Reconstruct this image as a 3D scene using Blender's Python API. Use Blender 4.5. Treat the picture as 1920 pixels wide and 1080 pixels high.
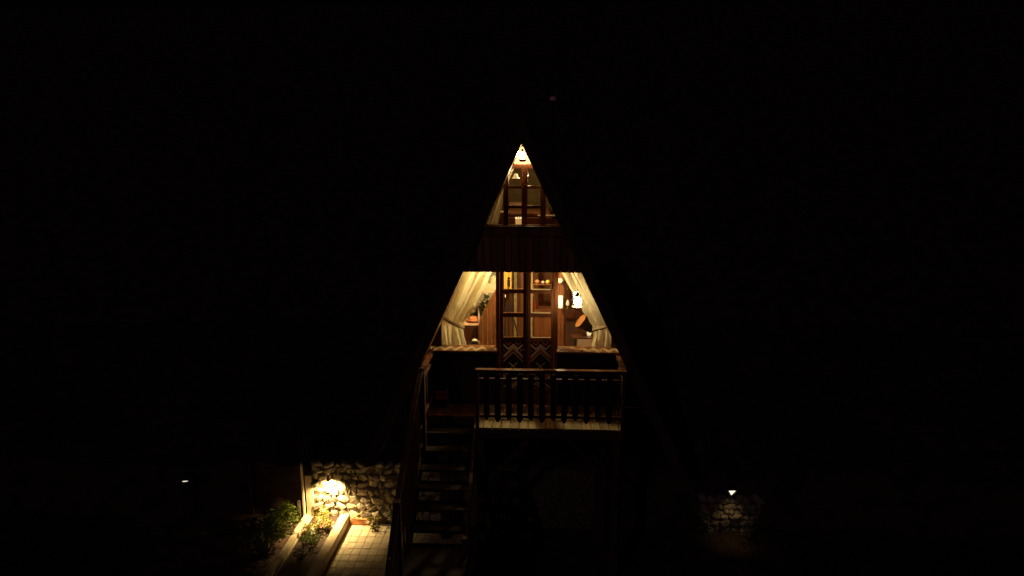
import bpy, math, random
from math import sin, cos, tan, pi, radians, sqrt, atan2
from mathutils import Vector, Matrix
random.seed(7)
for o in list(bpy.data.objects): bpy.data.objects.remove(o)
SC = bpy.context.scene; COL = SC.collection

# ---------------------------------------------------------------- camera
CX, CY, CZ = .28, -9.2, 6.43
PITCH, YAW, FPX = radians(11.5), radians(2.6), 1280.0
cam_data = bpy.data.cameras.new('camera'); cam = bpy.data.objects.new('camera', cam_data); COL.objects.link(cam)
cam.location = (CX, CY, CZ); cam.rotation_euler = (radians(90) - PITCH, 0, YAW)
cam_data.sensor_width = 36; cam_data.lens = 24; cam_data.clip_end = 2000; cam_data.clip_start = .1
SC.camera = cam
# ---------------------------------------------------------------- night sky and moonlight
world = bpy.data.worlds.new('World'); SC.world = world; world.use_nodes = True
wn = world.node_tree.nodes; wl = world.node_tree.links
bg = wn['Background']; sky = wn.new('ShaderNodeTexSky'); sky.sky_type = 'NISHITA'; sky.sun_disc = False
sky.sun_elevation = radians(2); sky.sun_rotation = radians(150)
wl.new(sky.outputs[0], bg.inputs[0]); bg.inputs[1].default_value = 0.00012
sun_d = bpy.data.lights.new('moon', 'SUN'); sun = bpy.data.objects.new('moon', sun_d); COL.objects.link(sun)
sun_d.energy = .038; sun_d.angle = radians(.5); sun_d.color = (1, .72, .78)
sun.rotation_euler = (radians(62), 0, radians(-22)); sun.location = (0, -5, 20)
SC.view_settings.view_transform = 'Standard'; SC.view_settings.look = 'None'
SC.view_settings.exposure = 0; SC.view_settings.gamma = 1; SC.view_settings.use_curve_mapping = False
SC.render.engine = 'CYCLES'

# light levels
WARM = (1.0, .77, .38)
P_ROOM, P_LOFT = 172, 8.0
E_LANTERN_UP, E_LANTERN_LOW = 150, 100
P_SPOT_LEFT, P_SPOT_RIGHT, P_SPOT_FAR = 270, 2.2, .15

# ---------------------------------------------------------------- turning a place in the photograph into a point at a given depth
Fv = Vector((-sin(YAW) * cos(PITCH), cos(YAW) * cos(PITCH), -sin(PITCH)))
Rv = Vector((cos(YAW), sin(YAW), 0)); Uv = Rv.cross(Fv)
def P(px, py, Y):
    d = Fv + Rv * ((px - 960) / FPX) - Uv * ((py - 540) / FPX); t = (Y - CY) / d.y
    return Vector((CX + d.x * t, Y, CZ + d.z * t))

# ---------------------------------------------------------------- materials
def nodes(name):
    m = bpy.data.materials.new(name); m.use_nodes = True
    nt = m.node_tree; b = nt.nodes['Principled BSDF']
    return m, nt, b
def mix_rgb(nt, fac, a, b):
    r = nt.nodes.new('ShaderNodeMix'); r.data_type = 'RGBA'
    nt.links.new(fac, r.inputs[0]); r.inputs[6].default_value = (*a, 1); r.inputs[7].default_value = (*b, 1)
    return r.outputs[2]
def noise(nt, scale, stretch=(1, 1, 1), detail=4, dist=0):
    tc = nt.nodes.new('ShaderNodeTexCoord'); mp = nt.nodes.new('ShaderNodeMapping')
    mp.inputs['Scale'].default_value = stretch
    nt.links.new(tc.outputs['Object'], mp.inputs[0])
    oi = nt.nodes.new('ShaderNodeObjectInfo'); ad = nt.nodes.new('ShaderNodeVectorMath'); ad.operation = 'ADD'
    mu = nt.nodes.new('ShaderNodeMath'); mu.operation = 'MULTIPLY'; mu.inputs[1].default_value = 37
    nt.links.new(oi.outputs['Random'], mu.inputs[0]); nt.links.new(mp.outputs[0], ad.inputs[0]); nt.links.new(mu.outputs[0], ad.inputs[1])
    n = nt.nodes.new('ShaderNodeTexNoise'); n.inputs['Scale'].default_value = scale
    n.inputs['Detail'].default_value = detail; n.inputs['Distortion'].default_value = dist
    nt.links.new(ad.outputs[0], n.inputs['Vector'])
    return n.outputs['Fac'], oi
def mat(name, c1, c2, scale=8, stretch=(1, 1, 1), rough=.6, bump=.3, metal=0, vary=.25, dist=0, lo=.35, hi=.65):
    m, nt, b = nodes(name)
    f, oi = noise(nt, scale, stretch, 5, dist)
    rp = nt.nodes.new('ShaderNodeMapRange'); rp.inputs[1].default_value = lo; rp.inputs[2].default_value = hi
    nt.links.new(f, rp.inputs[0])
    col = mix_rgb(nt, rp.outputs[0], c1, c2)
    hs = nt.nodes.new('ShaderNodeHueSaturation'); mr = nt.nodes.new('ShaderNodeMapRange')
    mr.inputs[3].default_value = 1 - vary; mr.inputs[4].default_value = 1 + vary
    nt.links.new(oi.outputs['Random'], mr.inputs[0]); nt.links.new(mr.outputs[0], hs.inputs['Value']); nt.links.new(col, hs.inputs['Color'])
    nt.links.new(hs.outputs[0], b.inputs['Base Color'])
    rr = nt.nodes.new('ShaderNodeMapRange'); rr.inputs[3].default_value = max(.03, rough - .1); rr.inputs[4].default_value = min(1, rough + .15)
    nt.links.new(f, rr.inputs[0]); nt.links.new(rr.outputs[0], b.inputs['Roughness'])
    b.inputs['Metallic'].default_value = metal
    if bump:
        bp = nt.nodes.new('ShaderNodeBump'); bp.inputs['Strength'].default_value = bump; bp.inputs['Distance'].default_value = .01
        nt.links.new(f, bp.inputs['Height']); nt.links.new(bp.outputs[0], b.inputs['Normal'])
    return m
def emit(name, color, strength):
    m, nt, b = nodes(name); b.inputs['Base Color'].default_value = (.8, .8, .8, 1)
    b.inputs['Emission Color'].default_value = (*color, 1); b.inputs['Emission Strength'].default_value = strength
    return m
M = {}
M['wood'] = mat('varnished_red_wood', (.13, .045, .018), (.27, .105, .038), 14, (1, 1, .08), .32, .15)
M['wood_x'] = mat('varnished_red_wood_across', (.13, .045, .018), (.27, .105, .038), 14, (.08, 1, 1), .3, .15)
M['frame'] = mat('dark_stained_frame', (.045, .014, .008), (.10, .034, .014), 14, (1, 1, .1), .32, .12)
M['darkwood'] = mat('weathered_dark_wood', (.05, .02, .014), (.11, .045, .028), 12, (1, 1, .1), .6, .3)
M['darkwood_x'] = mat('weathered_dark_wood_across', (.05, .02, .014), (.11, .045, .028), 12, (.1, 1, 1), .55, .3)
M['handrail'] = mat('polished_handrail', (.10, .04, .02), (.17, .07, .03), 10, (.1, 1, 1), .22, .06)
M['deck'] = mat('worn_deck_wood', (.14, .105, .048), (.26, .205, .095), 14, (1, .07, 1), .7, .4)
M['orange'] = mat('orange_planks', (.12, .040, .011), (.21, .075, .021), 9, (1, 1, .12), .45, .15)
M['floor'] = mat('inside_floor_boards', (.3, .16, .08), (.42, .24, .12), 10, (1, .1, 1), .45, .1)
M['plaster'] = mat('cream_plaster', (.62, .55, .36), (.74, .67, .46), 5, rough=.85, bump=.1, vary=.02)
M['dullwall'] = mat('dull_ochre_wall', (.26, .20, .09), (.36, .28, .13), 5, rough=.85, bump=.1, vary=.02)
M['pinkwall'] = mat('pinkish_plaster', (.55, .36, .24), (.66, .45, .32), 5, rough=.85, bump=.1, vary=.02)
M['carve'] = mat('cream_painted_carving', (.66, .54, .32), (.80, .68, .42), 30, rough=.55, bump=.1)
M['redcarve'] = mat('red_painted_carving', (.42, .11, .06), (.55, .17, .09), 30, rough=.55, bump=.1)
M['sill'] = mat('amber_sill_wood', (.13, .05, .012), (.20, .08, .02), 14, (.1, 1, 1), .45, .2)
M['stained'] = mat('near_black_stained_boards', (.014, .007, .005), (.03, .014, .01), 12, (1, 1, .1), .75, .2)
M['balcony'] = mat('reddish_balcony_planks', (.20, .06, .045), (.40, .13, .09), 12, (1, 1, .1), .6, .2, vary=.4)
M['roof'] = mat('dark_roof_boards', (.016, .011, .009), (.035, .024, .02), 8, (1, .1, 1), .8, .4)
M['metal'] = mat('dark_metal', (.03, .028, .025), (.07, .06, .05), 30, rough=.4, bump=.1, metal=.8)
M['brass'] = mat('aged_brass', (.45, .28, .1), (.62, .42, .18), 30, rough=.35, bump=.1, metal=.9)
M['stone'] = mat('field_stone', (.20, .15, .10), (.52, .44, .32), 7, rough=.85, bump=.9, vary=.4, dist=.5)
M['mortar'] = mat('dark_earthy_mortar', (.035, .024, .014), (.09, .065, .04), 16, rough=.95, bump=.8, vary=0)
M['wall_mortar'] = mat('rough_tan_mortar', (.05, .034, .018), (.20, .15, .09), 14, rough=.95, bump=1, vary=0)
M['concrete'] = mat('rendered_concrete', (.42, .33, .20), (.60, .50, .33), 5, rough=.85, bump=.3, vary=.03)
M['paver'] = mat('concrete_paver', (.46, .38, .25), (.56, .47, .32), 14, rough=.85, bump=.4, vary=.1)
M['soil'] = mat('garden_soil', (.03, .015, .009), (.075, .042, .024), 9, rough=.95, bump=.9, vary=0)
M['sand'] = mat('sandy_joint', (.28, .22, .14), (.40, .32, .21), 20, rough=.95, bump=.5, vary=0)
M['ground'] = mat('rough_ground', (.03, .016, .010), (.10, .044, .028), 3, rough=.95, bump=.8, vary=0)
M['white_post'] = mat('pale_painted_wood', (.60, .52, .38), (.75, .68, .5), 12, (1, 1, .1), .6, .2)
M['terracotta'] = mat('terracotta', (.40, .17, .06), (.52, .24, .09), 12, rough=.8, bump=.2)
M['plate'] = mat('salmon_glazed_dish', (.60, .24, .10), (.72, .32, .15), 6, rough=.25, bump=0)
M['white'] = mat('white_ceramic', (.72, .70, .62), (.8, .78, .7), 6, rough=.3, bump=0)
M['black'] = mat('black_iron', (.012, .011, .01), (.03, .026, .022), 16, rough=.4, bump=.1)
M['drumskin'] = mat('orange_wooden_disc', (.34, .13, .035), (.48, .20, .06), 16, rough=.5, bump=.15)
M['fruit'] = mat('yellow_cups', (.75, .55, .12), (.85, .65, .2), 10, rough=.4, bump=0)
M['greyshade'] = mat('grey_green_shade', (.09, .09, .05), (.18, .17, .10), 20, rough=.7, bump=.2)
M['redglass'] = mat('dark_red_glass', (.25, .02, .015), (.35, .04, .02), 10, rough=.15, bump=0)
M['stem'] = mat('plant_stem', (.10, .09, .03), (.2, .15, .06), 20, rough=.8, bump=.2)
M['dry'] = mat('dry_stalk', (.35, .24, .10), (.5, .38, .2), 20, rough=.8, bump=.2)
def leafmat(name, c1, c2):
    m, nt, b = nodes(name); f, oi = noise(nt, 6, (1, 1, 1), 2)
    g = nt.nodes.new('ShaderNodeNewGeometry')
    c = mix_rgb(nt, g.outputs['Random Per Island'], c1, c2)
    nt.links.new(c, b.inputs['Base Color']); b.inputs['Roughness'].default_value = .5
    tr = nt.nodes.new('ShaderNodeBsdfTranslucent'); nt.links.new(c, tr.inputs[0])
    mx = nt.nodes.new('ShaderNodeMixShader'); mx.inputs[0].default_value = .3
    nt.links.new(b.outputs[0], mx.inputs[1]); nt.links.new(tr.outputs[0], mx.inputs[2])
    nt.links.new(mx.outputs[0], nt.nodes['Material Output'].inputs[0]); return m
M['leaf'] = leafmat('green_leaf', (.07, .14, .015), (.26, .30, .045))
M['leaf_yellow'] = leafmat('yellow_green_leaf', (.10, .13, .02), (.42, .33, .06))
M['leaf_dark'] = leafmat('dark_leaf', (.04, .06, .02), (.10, .12, .04))
M['petal'] = leafmat('pale_petal', (.75, .5, .25), (.85, .7, .5))
M['petal_pink'] = leafmat('pink_petal', (.75, .28, .2), (.8, .5, .4))
M['petal_white'] = leafmat('white_petal', (.7, .68, .6), (.85, .82, .75))
def curtain_mat():
    m, nt, b = nodes('sheer_cream_cloth'); col = (.80, .75, .54, 1)
    b.inputs['Base Color'].default_value = col; b.inputs['Roughness'].default_value = .9
    tr = nt.nodes.new('ShaderNodeBsdfTranslucent'); tr.inputs[0].default_value = (.86, .81, .58, 1)
    tp = nt.nodes.new('ShaderNodeBsdfTransparent')
    f, oi = noise(nt, 60, (1, 1, .05), 3)
    m1 = nt.nodes.new('ShaderNodeMixShader'); m1.inputs[0].default_value = .5
    m2 = nt.nodes.new('ShaderNodeMixShader')
    mr = nt.nodes.new('ShaderNodeMapRange'); mr.inputs[1].default_value = .3; mr.inputs[2].default_value = .7; mr.inputs[3].default_value = .03; mr.inputs[4].default_value = .12
    nt.links.new(f, mr.inputs[0]); nt.links.new(mr.outputs[0], m2.inputs[0])
    nt.links.new(b.outputs[0], m1.inputs[1]); nt.links.new(tr.outputs[0], m1.inputs[2])
    nt.links.new(m1.outputs[0], m2.inputs[1]); nt.links.new(tp.outputs[0], m2.inputs[2])
    nt.links.new(m2.outputs[0], nt.nodes['Material Output'].inputs[0]); return m
M['curtain'] = curtain_mat()
M['tie'] = mat('curtain_tie_cloth', (.66, .55, .33), (.76, .65, .42), 30, rough=.9, bump=.2)
def glass_mat():
    m, nt, b = nodes('window_glass')
    tp = nt.nodes.new('ShaderNodeBsdfTransparent'); tp.inputs[0].default_value = (.93, .93, .91, 1)
    gl = nt.nodes.new('ShaderNodeBsdfGlossy'); gl.inputs['Roughness'].default_value = .03
    fr = nt.nodes.new('ShaderNodeFresnel'); fr.inputs[0].default_value = 1.45
    geo = nt.nodes.new('ShaderNodeNewGeometry'); sb_ = nt.nodes.new('ShaderNodeMath'); sb_.operation = 'SUBTRACT'; sb_.inputs[0].default_value = 1; nt.links.new(geo.outputs['Backfacing'], sb_.inputs[1])
    ml = nt.nodes.new('ShaderNodeMath'); ml.operation = 'MULTIPLY'; nt.links.new(fr.outputs[0], ml.inputs[0]); nt.links.new(sb_.outputs[0], ml.inputs[1])
    mx = nt.nodes.new('ShaderNodeMixShader'); nt.links.new(ml.outputs[0], mx.inputs[0])
    nt.links.new(tp.outputs[0], mx.inputs[1]); nt.links.new(gl.outputs[0], mx.inputs[2])
    nt.links.new(mx.outputs[0], nt.nodes['Material Output'].inputs[0]); return m
M['glass'] = glass_mat()
M['glow_up'] = emit('upper_lantern_glow', (1, .78, .42), E_LANTERN_UP)
M['glow_low'] = emit('lower_lantern_glow', (1, .80, .46), E_LANTERN_LOW)
M['tube_glow'] = emit('tube_lamp_glow', (1, .80, .40), 1.1)
M['bulb_glow'] = emit('bulb_glow', (1, .78, .40), 1.0)
M['hat_glow'] = emit('hat_lamp_glow', (1, .66, .3), .35)
M['candle_glow'] = emit('candle_basket_glow', (1, .55, .16), .55)
M['lens'] = emit('spot_lens', (1, .86, .58), 1.6)
M['lens_bright'] = emit('spot_lens_bright', (1, .82, .50), 14)
M['lens_far'] = emit('spot_lens_far', (1, .9, .74), .85)
M['red_glow'] = emit('red_beacon_glow', (1, .05, .2), .007)

# ---------------------------------------------------------------- mesh helpers
class MB:
    def __init__(s): s.v = []; s.f = []; s.smooth = False
    def add(s, vs, fs):
        n = len(s.v); s.v += [tuple(v) for v in vs]; s.f += [tuple(i + n for i in f) for f in fs]; return s
    def box(s, x0, x1, y0, y1, z0, z1):
        x0, x1 = sorted((x0, x1)); y0, y1 = sorted((y0, y1)); z0, z1 = sorted((z0, z1))
        return s.add([(x0,y0,z0),(x1,y0,z0),(x1,y1,z0),(x0,y1,z0),(x0,y0,z1),(x1,y0,z1),(x1,y1,z1),(x0,y1,z1)],
                     [(0,3,2,1),(4,5,6,7),(0,1,5,4),(1,2,6,5),(2,3,7,6),(3,0,4,7)])
    def bar(s, a, b, w, h, up=(0, 0, 1)):                # square bar between two points
        a, b = Vector(a), Vector(b); d = (b - a).normalized(); u = Vector(up)
        r = d.cross(u)
        if r.length < 1e-4: r = d.cross(Vector((0, 1, 0)))
        r.normalize(); u = r.cross(d); r *= w / 2; u *= h / 2
        vs = [a-r-u, a+r-u, a+r+u, a-r+u, b-r-u, b+r-u, b+r+u, b-r+u]
        return s.add(vs, [(0,1,2,3),(4,7,6,5),(0,4,5,1),(1,5,6,2),(2,6,7,3),(3,7,4,0)])
    def prism(s, pts, y0, y1):                           # polygon in x,z pushed through y
        n = len(pts); vs = [(x, y0, z) for x, z in pts] + [(x, y1, z) for x, z in pts]
        return s.add(vs, [tuple(range(n)), tuple(range(2*n-1, n-1, -1))] + [(i, i+n, (i+1) % n + n, (i+1) % n) for i in range(n)])
    def tube(s, pts, r, n=8):
        pts = [Vector(p) for p in pts]; rs = r if isinstance(r, (list, tuple)) else [r] * len(pts); vs = []; fs = []
        for i, p in enumerate(pts):
            d = (pts[min(i+1, len(pts)-1)] - pts[max(i-1, 0)]).normalized()
            a = d.cross(Vector((0, 0, 1)))
            if a.length < 1e-3: a = Vector((1, 0, 0))
            a.normalize(); b = d.cross(a)
            vs += [p + (a * cos(2*pi*k/n) + b * sin(2*pi*k/n)) * rs[i] for k in range(n)]
        for i in range(len(pts)-1):
            for k in range(n): fs.append((i*n+k, i*n+(k+1) % n, (i+1)*n+(k+1) % n, (i+1)*n+k))
        fs.append(tuple(range(n-1, -1, -1))); fs.append(tuple(range((len(pts)-1)*n, len(pts)*n)))
        s.smooth = True; return s.add(vs, fs)
    def lathe(s, prof, c=(0, 0, 0), n=16, mtx=None, a0=0):     # profile (r, z), bottom to top
        vs = []; fs = []
        for r, z in prof:
            for k in range(n):
                p = Vector((r*cos(a0 + 2*pi*k/n), r*sin(a0 + 2*pi*k/n), z))
                if mtx: p = mtx @ p
                vs.append(p + Vector(c))
        for i in range(len(prof)-1):
            for k in range(n): fs.append((i*n+k, i*n+(k+1) % n, (i+1)*n+(k+1) % n, (i+1)*n+k))
        fs.append(tuple(range(n-1, -1, -1))); fs.append(tuple(range((len(prof)-1)*n, len(prof)*n)))
        s.smooth = True; return s.add(vs, fs)
    def mesh(s, name, m, c):
        me = bpy.data.meshes.new(name); me.from_pydata([tuple(Vector(v) - c) for v in s.v], [], s.f); me.update()
        me.materials.append(m)
        if s.smooth:
            for p in me.polygons: p.use_smooth = True
            try: me.set_sharp_from_angle(angle=radians(40))
            except Exception: pass
        return me
    def build(s, name, m, parent=None, bevel=0):
        xs = list(zip(*s.v)); c = Vector([(min(a) + max(a)) / 2 for a in xs])
        o = bpy.data.objects.new(name, s.mesh(name, M[m], c)); COL.objects.link(o)
        o.location = c - WL(parent); o.parent = parent
        if bevel:
            md = o.modifiers.new('bevel', 'BEVEL'); md.width = bevel; md.segments = 2; md.limit_method = 'ANGLE'
        return o
def WL(o):
    v = Vector((0, 0, 0))
    while o is not None: v += o.location; o = o.parent
    return v
def tag(o, label, cat, group=None, kind=None):
    if label: o['label'] = label
    if cat: o['category'] = cat
    if group: o['group'] = group
    if kind: o['kind'] = kind
    return o
def thing(name, loc, label, cat, group=None):
    o = bpy.data.objects.new(name, None); COL.objects.link(o); o.location = loc; o.empty_display_size = .2
    return tag(o, label, cat, group)
def structure(o): o['kind'] = 'structure'; return o
def box(name, m, parent, x0, x1, y0, y1, z0, z1, bevel=.004):
    return MB().box(x0, x1, y0, y1, z0, z1).build(name, m, parent, bevel)
def copy_tree(o, parent=None):
    c = o.copy(); COL.objects.link(c); c.parent = parent
    for ch in list(o.children): copy_tree(ch, c)
    return c
def point(name, loc, power, parent, radius=.05, color=WARM):
    d = bpy.data.lights.new(name, 'POINT'); d.energy = power; d.color = color; d.shadow_soft_size = radius
    o = bpy.data.objects.new(name, d); COL.objects.link(o); o.parent = parent; o.location = Vector(loc) - WL(parent); return o

# ================================================================ GROUND
WALLY = 1.62
def gh(x, y):
    h = 0
    if y > WALLY + .1: h = .95 + .16 * (y - WALLY)
    if y > 8: h += .25 * (y - 8)
    h += .05 * sin(x * 1.3 + y * .7) + .04 * sin(x * 2.9 - y * 1.7) if (y > 2 or abs(x) > 4.2) else 0
    if y > 45: h -= .3 * (y - 45)
    return h
def terrain():
    xs = sorted(set([round(-9 + .3 * i, 3) for i in range(61)] + [-400, -150, -60, -30, -20, -14, -11, 11, 14, 20, 30, 60, 150, 400]))
    ys = sorted(set([round(-4 + .3 * i, 3) for i in range(19)] + [WALLY + .08, WALLY + .12, 2.0, 2.5, 3, 4, 5, 6, 8, 11, 15, 20, 30, 45, 70, 120, 400, -6, -9, -12, -20, -60]))
    m = MB(); n = len(xs)
    m.add([(x, y, gh(x, y)) for y in ys for x in xs], [(j*n+i, j*n+i+1, (j+1)*n+i+1, (j+1)*n+i) for j in range(len(ys)-1) for i in range(n-1)])
    return structure(m.build('ground', 'ground'))
terrain()

# paved path: every paver a piece
PX0, PX1, PY0, PY1 = -3.04, -1.0, -.7, 1.46
path = structure(box('paved_path', 'sand', None, PX0, PX1, PY0, PY1, -.05, .029, 0))
def paver_mesh():
    m = MB(); w, l, j = .0665, .0865, .011
    out = [(-w+j, -l), (0, -l+.004), (w-j, -l), (w+j*.4, -l*.5), (w-j*.6, 0), (w+j*.4, l*.5), (w-j, l), (0, l-.004), (-w+j, l), (-w+j*.6, l*.5), (-w-j*.4, 0), (-w+j*.6, -l*.5)]
    n = len(out)
    m.add([(x, y, 0) for x, y in out] + [(x, y, .022) for x, y in out] + [(x*.93, y*.94, .027) for x, y in out],
          [tuple(range(2*n, 3*n))] + [(i, (i+1) % n, (i+1) % n + n, i+n) for i in range(n)] + [(i+n, (i+1) % n+n, (i+1) % n + 2*n, i+2*n) for i in range(n)])
    return m.mesh('paver', M['paver'], Vector((0, 0, 0)))
pm = paver_mesh(); rows = int((PY1-PY0)/.176); cols = int((PX1-PX0)/.136)
pw = WL(path)
for r in range(rows):
    for c in range(cols):
        o = bpy.data.objects.new('paver', pm); COL.objects.link(o); o.parent = path
        o.location = Vector((PX0 + .07 + c*.136 + (r % 2) * .006 + random.uniform(-.003, .003), PY1 - .09 - r*.176 + random.uniform(-.003, .003), .008 + random.uniform(-.002, .003))) - pw
        o.rotation_euler = (random.uniform(-.015, .015), random.uniform(-.015, .015), random.uniform(-.02, .02))

# planter between two low walls
soil = structure(box('planter_soil', 'soil', None, -3.697, -3.19, -1.2, 1.60, -.02, .12, 0))
pwall = thing('planter_wall', (-3.12, .2, 0), 'pale rendered low wall between the flower bed and the paved path', 'low wall')
MB().box(-3.20, -3.045, -1.2, 1.56, -.02, .20).build('wall_body', 'concrete', pwall, .008)
kerb = thing('garden_kerb', (-3.79, .2, 0), 'long pale raised garden edging left of the flower bed, under the leafy bush', 'kerb')
for i in range(4):
    y0 = 1.66 - i * .72
    MB().box(-3.845, -3.735, y0 - .714, y0, -.02, .17 - .004 * (i % 2)).build('kerb_block', 'concrete', kerb, .01)
MB().box(-3.730, -3.698, -1.22, 1.60, -.02, .14).build('inner_ledge', 'concrete', kerb, .006)

# ---------------------------------------------------------------- stones
def stone_meshes():
    out = []
    for k in range(7):
        rnd = random.Random(50 + k); vs = []; fs = []; n, r = 8, 3
        m = MB(); ang = [2*pi*i/n + rnd.uniform(-.25, .25) for i in range(n)]; rad = [rnd.uniform(.78, 1.06) for _ in range(n)]
        rings = [(1.0, .3), (.98, -.5), (.76, -.86)]
        for s_, y in rings:
            for i in range(n):
                q = 1 / max(abs(cos(ang[i])), abs(sin(ang[i]))) ** .55
                vs.append((cos(ang[i])*rad[i]*q*s_*.5 + rnd.uniform(-.02, .02), y*.5 + rnd.uniform(-.06, .06), sin(ang[i])*rad[i]*q*s_*.5 + rnd.uniform(-.02, .02)))
        for a in range(2):
            for i in range(n): fs.append((a*n+i, a*n+(i+1) % n, (a+1)*n+(i+1) % n, (a+1)*n+i))
        vs.append((rnd.uniform(-.1, .1), -.5, rnd.uniform(-.1, .1))); c = len(vs)-1
        for i in range(n): fs.append((2*n+i, 2*n+(i+1) % n, c))
        m.add(vs, fs); m.smooth = False
        me = m.mesh('stone', M['stone'], Vector((0, 0, 0)))
        out.append(me)
    return out
SM = stone_meshes()
def stone_wall(x0, x1, y, top, label, xs_end=None, hmin=.07, hmax=.17, seed=1):
    rnd = random.Random(seed)
    t = thing('stone_wall', ((x0+x1)/2, y, 0), label, 'stone wall')
    MB().box(x0, x1, y - .052, y + .22, -.05, top - .03).build('wall_core', 'wall_mortar', t)
    z = 0; w0 = WL(t); xe = xs_end or x1
    while z < top - .04:
        h = rnd.uniform(hmin, hmax); h = min(h, top - z + .03); x = x0 - rnd.uniform(0, .06)
        while x < xe - .03:
            w = rnd.choice((.08, .11, .15, .19, .24)) * rnd.uniform(.85, 1.15)
            hh = h * rnd.uniform(.85, 1.12)
            o = bpy.data.objects.new('stone', rnd.choice(SM)); COL.objects.link(o); o.parent = t
            o.location = Vector((x + w/2, y - .025 + rnd.uniform(-.022, .022), z + h/2 + rnd.uniform(-.015, .015))) - w0
            o.scale = (w * 1.06, rnd.uniform(.09, .15), hh * 1.08)
            o.rotation_euler = (rnd.uniform(-.2, .2), rnd.uniform(-.6, .6), rnd.uniform(-.25, .25))
            x += w
        z += h
    return t
stone_wall(-3.66, 1.6, WALLY, 1.12, 'rough stone retaining wall brightly lit by the spot lamp left of the staircase', -1.5, seed=4)
stone_wall(3.02, 3.98, WALLY, .70, 'low rough stone wall dimly lit below the lamp right of the cabin', 3.98, seed=9)

# posts beside the wall
tp = thing('gate_post', (-3.83, 1.55, 0), 'tall thin pale post at the far end of the garden edging', 'post')
MB().box(-3.85, -3.815, 1.50, 1.535, .0, 1.14).build('post_shaft', 'white_post', tp, .004)
pil = thing('plaster_pillar', (-3.72, 1.58, 0), 'yellowish plastered pillar closing the left end of the lit stone wall', 'pillar')
MB().box(-3.80, -3.67, 1.545, 1.80, -.02, .90).build('pillar_shaft', 'concrete', pil, .01)
sp = thing('fence_stake', (-3.93, 1.55, 0), 'short pale stake left of the tall thin post', 'stake')
MB().box(-3.955, -3.915, 1.53, 1.57, .0, .42).build('stake_shaft', 'white_post', sp, .004)
wf = thing('wire_fence', (-4.4, 1.6, 0), 'thin sagging wires running left from the pale stake into the dark', 'wire fence')
for k, z in enumerate((.25, .5, .75, 1.0)):
    MB().tube([(-3.84, 1.56, z), (-4.3, 1.62, z - .05), (-4.8, 1.66, z + .01)], .0035, 5).build('wire', 'metal', wf)
for x in (-4.1, -4.35, -4.6): MB().tube([(x, 1.6, .0), (x - .02, 1.62, 1.05)], .0035, 5).build('wire', 'metal', wf)
MB().box(-4.83, -4.79, 1.64, 1.68, -.02, 1.1).build('fence_post', 'darkwood', wf, .004)
tc = thing('terracotta_block', (-2.98, 1.5, 0), 'orange terracotta block at the head of the paved path', 'block')
MB().box(-3.03, -2.72, 1.47, 1.56, 0, .13).build('block_body', 'terracotta', tc, .01)
tw = thing('dry_branch', (-2.8, 1.45, 0), 'pale bare branch leaning diagonally across the lit stone wall', 'branch')
MB().tube([(-3.02, 1.49, .12), (-2.86, 1.46, .24), (-2.66, 1.45, .33), (-2.48, 1.47, .47)], [.012, .010, .008, .004], 6).build('stem', 'dry', tw)
MB().tube([(-2.80, 1.455, .27), (-2.72, 1.43, .40), (-2.70, 1.42, .47)], [.006, .005, .003], 5).build('twig', 'dry', tw)
MB().tube([(-2.92, 1.46, .19), (-2.80, 1.41, .18), (-2.66, 1.40, .22)], [.006, .005, .003], 5).build('twig', 'dry', tw)

# ---------------------------------------------------------------- garden spot lamps
def spot_lamp(loc, tilt, face, label, lens, power, post=True, aim=None, size=150, blend=.4, s=1.0, n=18, lip=1.0):
    t = thing('garden_spotlight', loc, label, 'garden lamp', 'small garden spot lamps along the walls')
    R = Matrix.Rotation(face, 3, 'Z') @ Matrix.Rotation(tilt, 3, 'X')       # opens along local -z, tipped towards -y
    L = Vector(loc)
    MB().lathe([(.0, .10*s), (.035*s, .10*s), (.05*s, .085*s), (.055*s, -.01*s), (.068*s, -.05*s*lip), (.062*s, -.05*s*lip), (.05*s, -.008*s), (.045*s, .0)], L, n, R, pi/2).build('hood', 'metal', t)
    MB().lathe([(.0, -.012*s), (.046*s, -.012*s), (.046*s, -.008*s), (.0, -.008*s)], L, n, R, pi/2).build('lens', lens, t)
    hook = R @ Vector((0, 0, .09*s))
    if post: MB().tube([L + hook, L + hook + Vector((0, .06, .03)), (L.x, L.y + .10, L.z - .05), (L.x, L.y + .10, post)], .011, 8).build('bracket', 'metal', t)
    else: MB().tube([L + hook, L + hook + Vector((0, .10, .0))], .011, 8).build('bracket', 'metal', t)
    d = bpy.data.lights.new('lamp_beam', 'SPOT'); d.energy = power; d.color = (1, .71, .31); d.spot_size = radians(size); d.spot_blend = blend; d.shadow_soft_size = .03
    o = bpy.data.objects.new('lamp_beam', d); COL.objects.link(o); o.parent = t; o.location = R @ Vector((0, 0, -.055*s))
    o.rotation_euler = (R if aim is None else aim).to_euler()
    return t
spot_lamp((-3.34, 1.40, .91), radians(6), 0, 'blazing spot lamp on the rough stone wall left of the staircase', 'lens_bright', P_SPOT_LEFT, post=False, size=136, blend=.9, s=.42)
spot_lamp(tuple(P(1372, 921, 1.46)), radians(-74), radians(4), 'small glowing spot lamp on the low stone wall right of the cabin', 'lens', P_SPOT_RIGHT, post=.6, aim=Matrix.Rotation(radians(2), 3, 'X'), size=84, blend=1, s=1.5, n=3, lip=.5)
spot_lamp(tuple(P(347, 901, 1.5)), radians(-40), radians(20), 'tiny far lamp glowing alone at the left edge of the garden', 'lens_far', P_SPOT_FAR, post=-.05, size=60, lip=.4)

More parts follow.
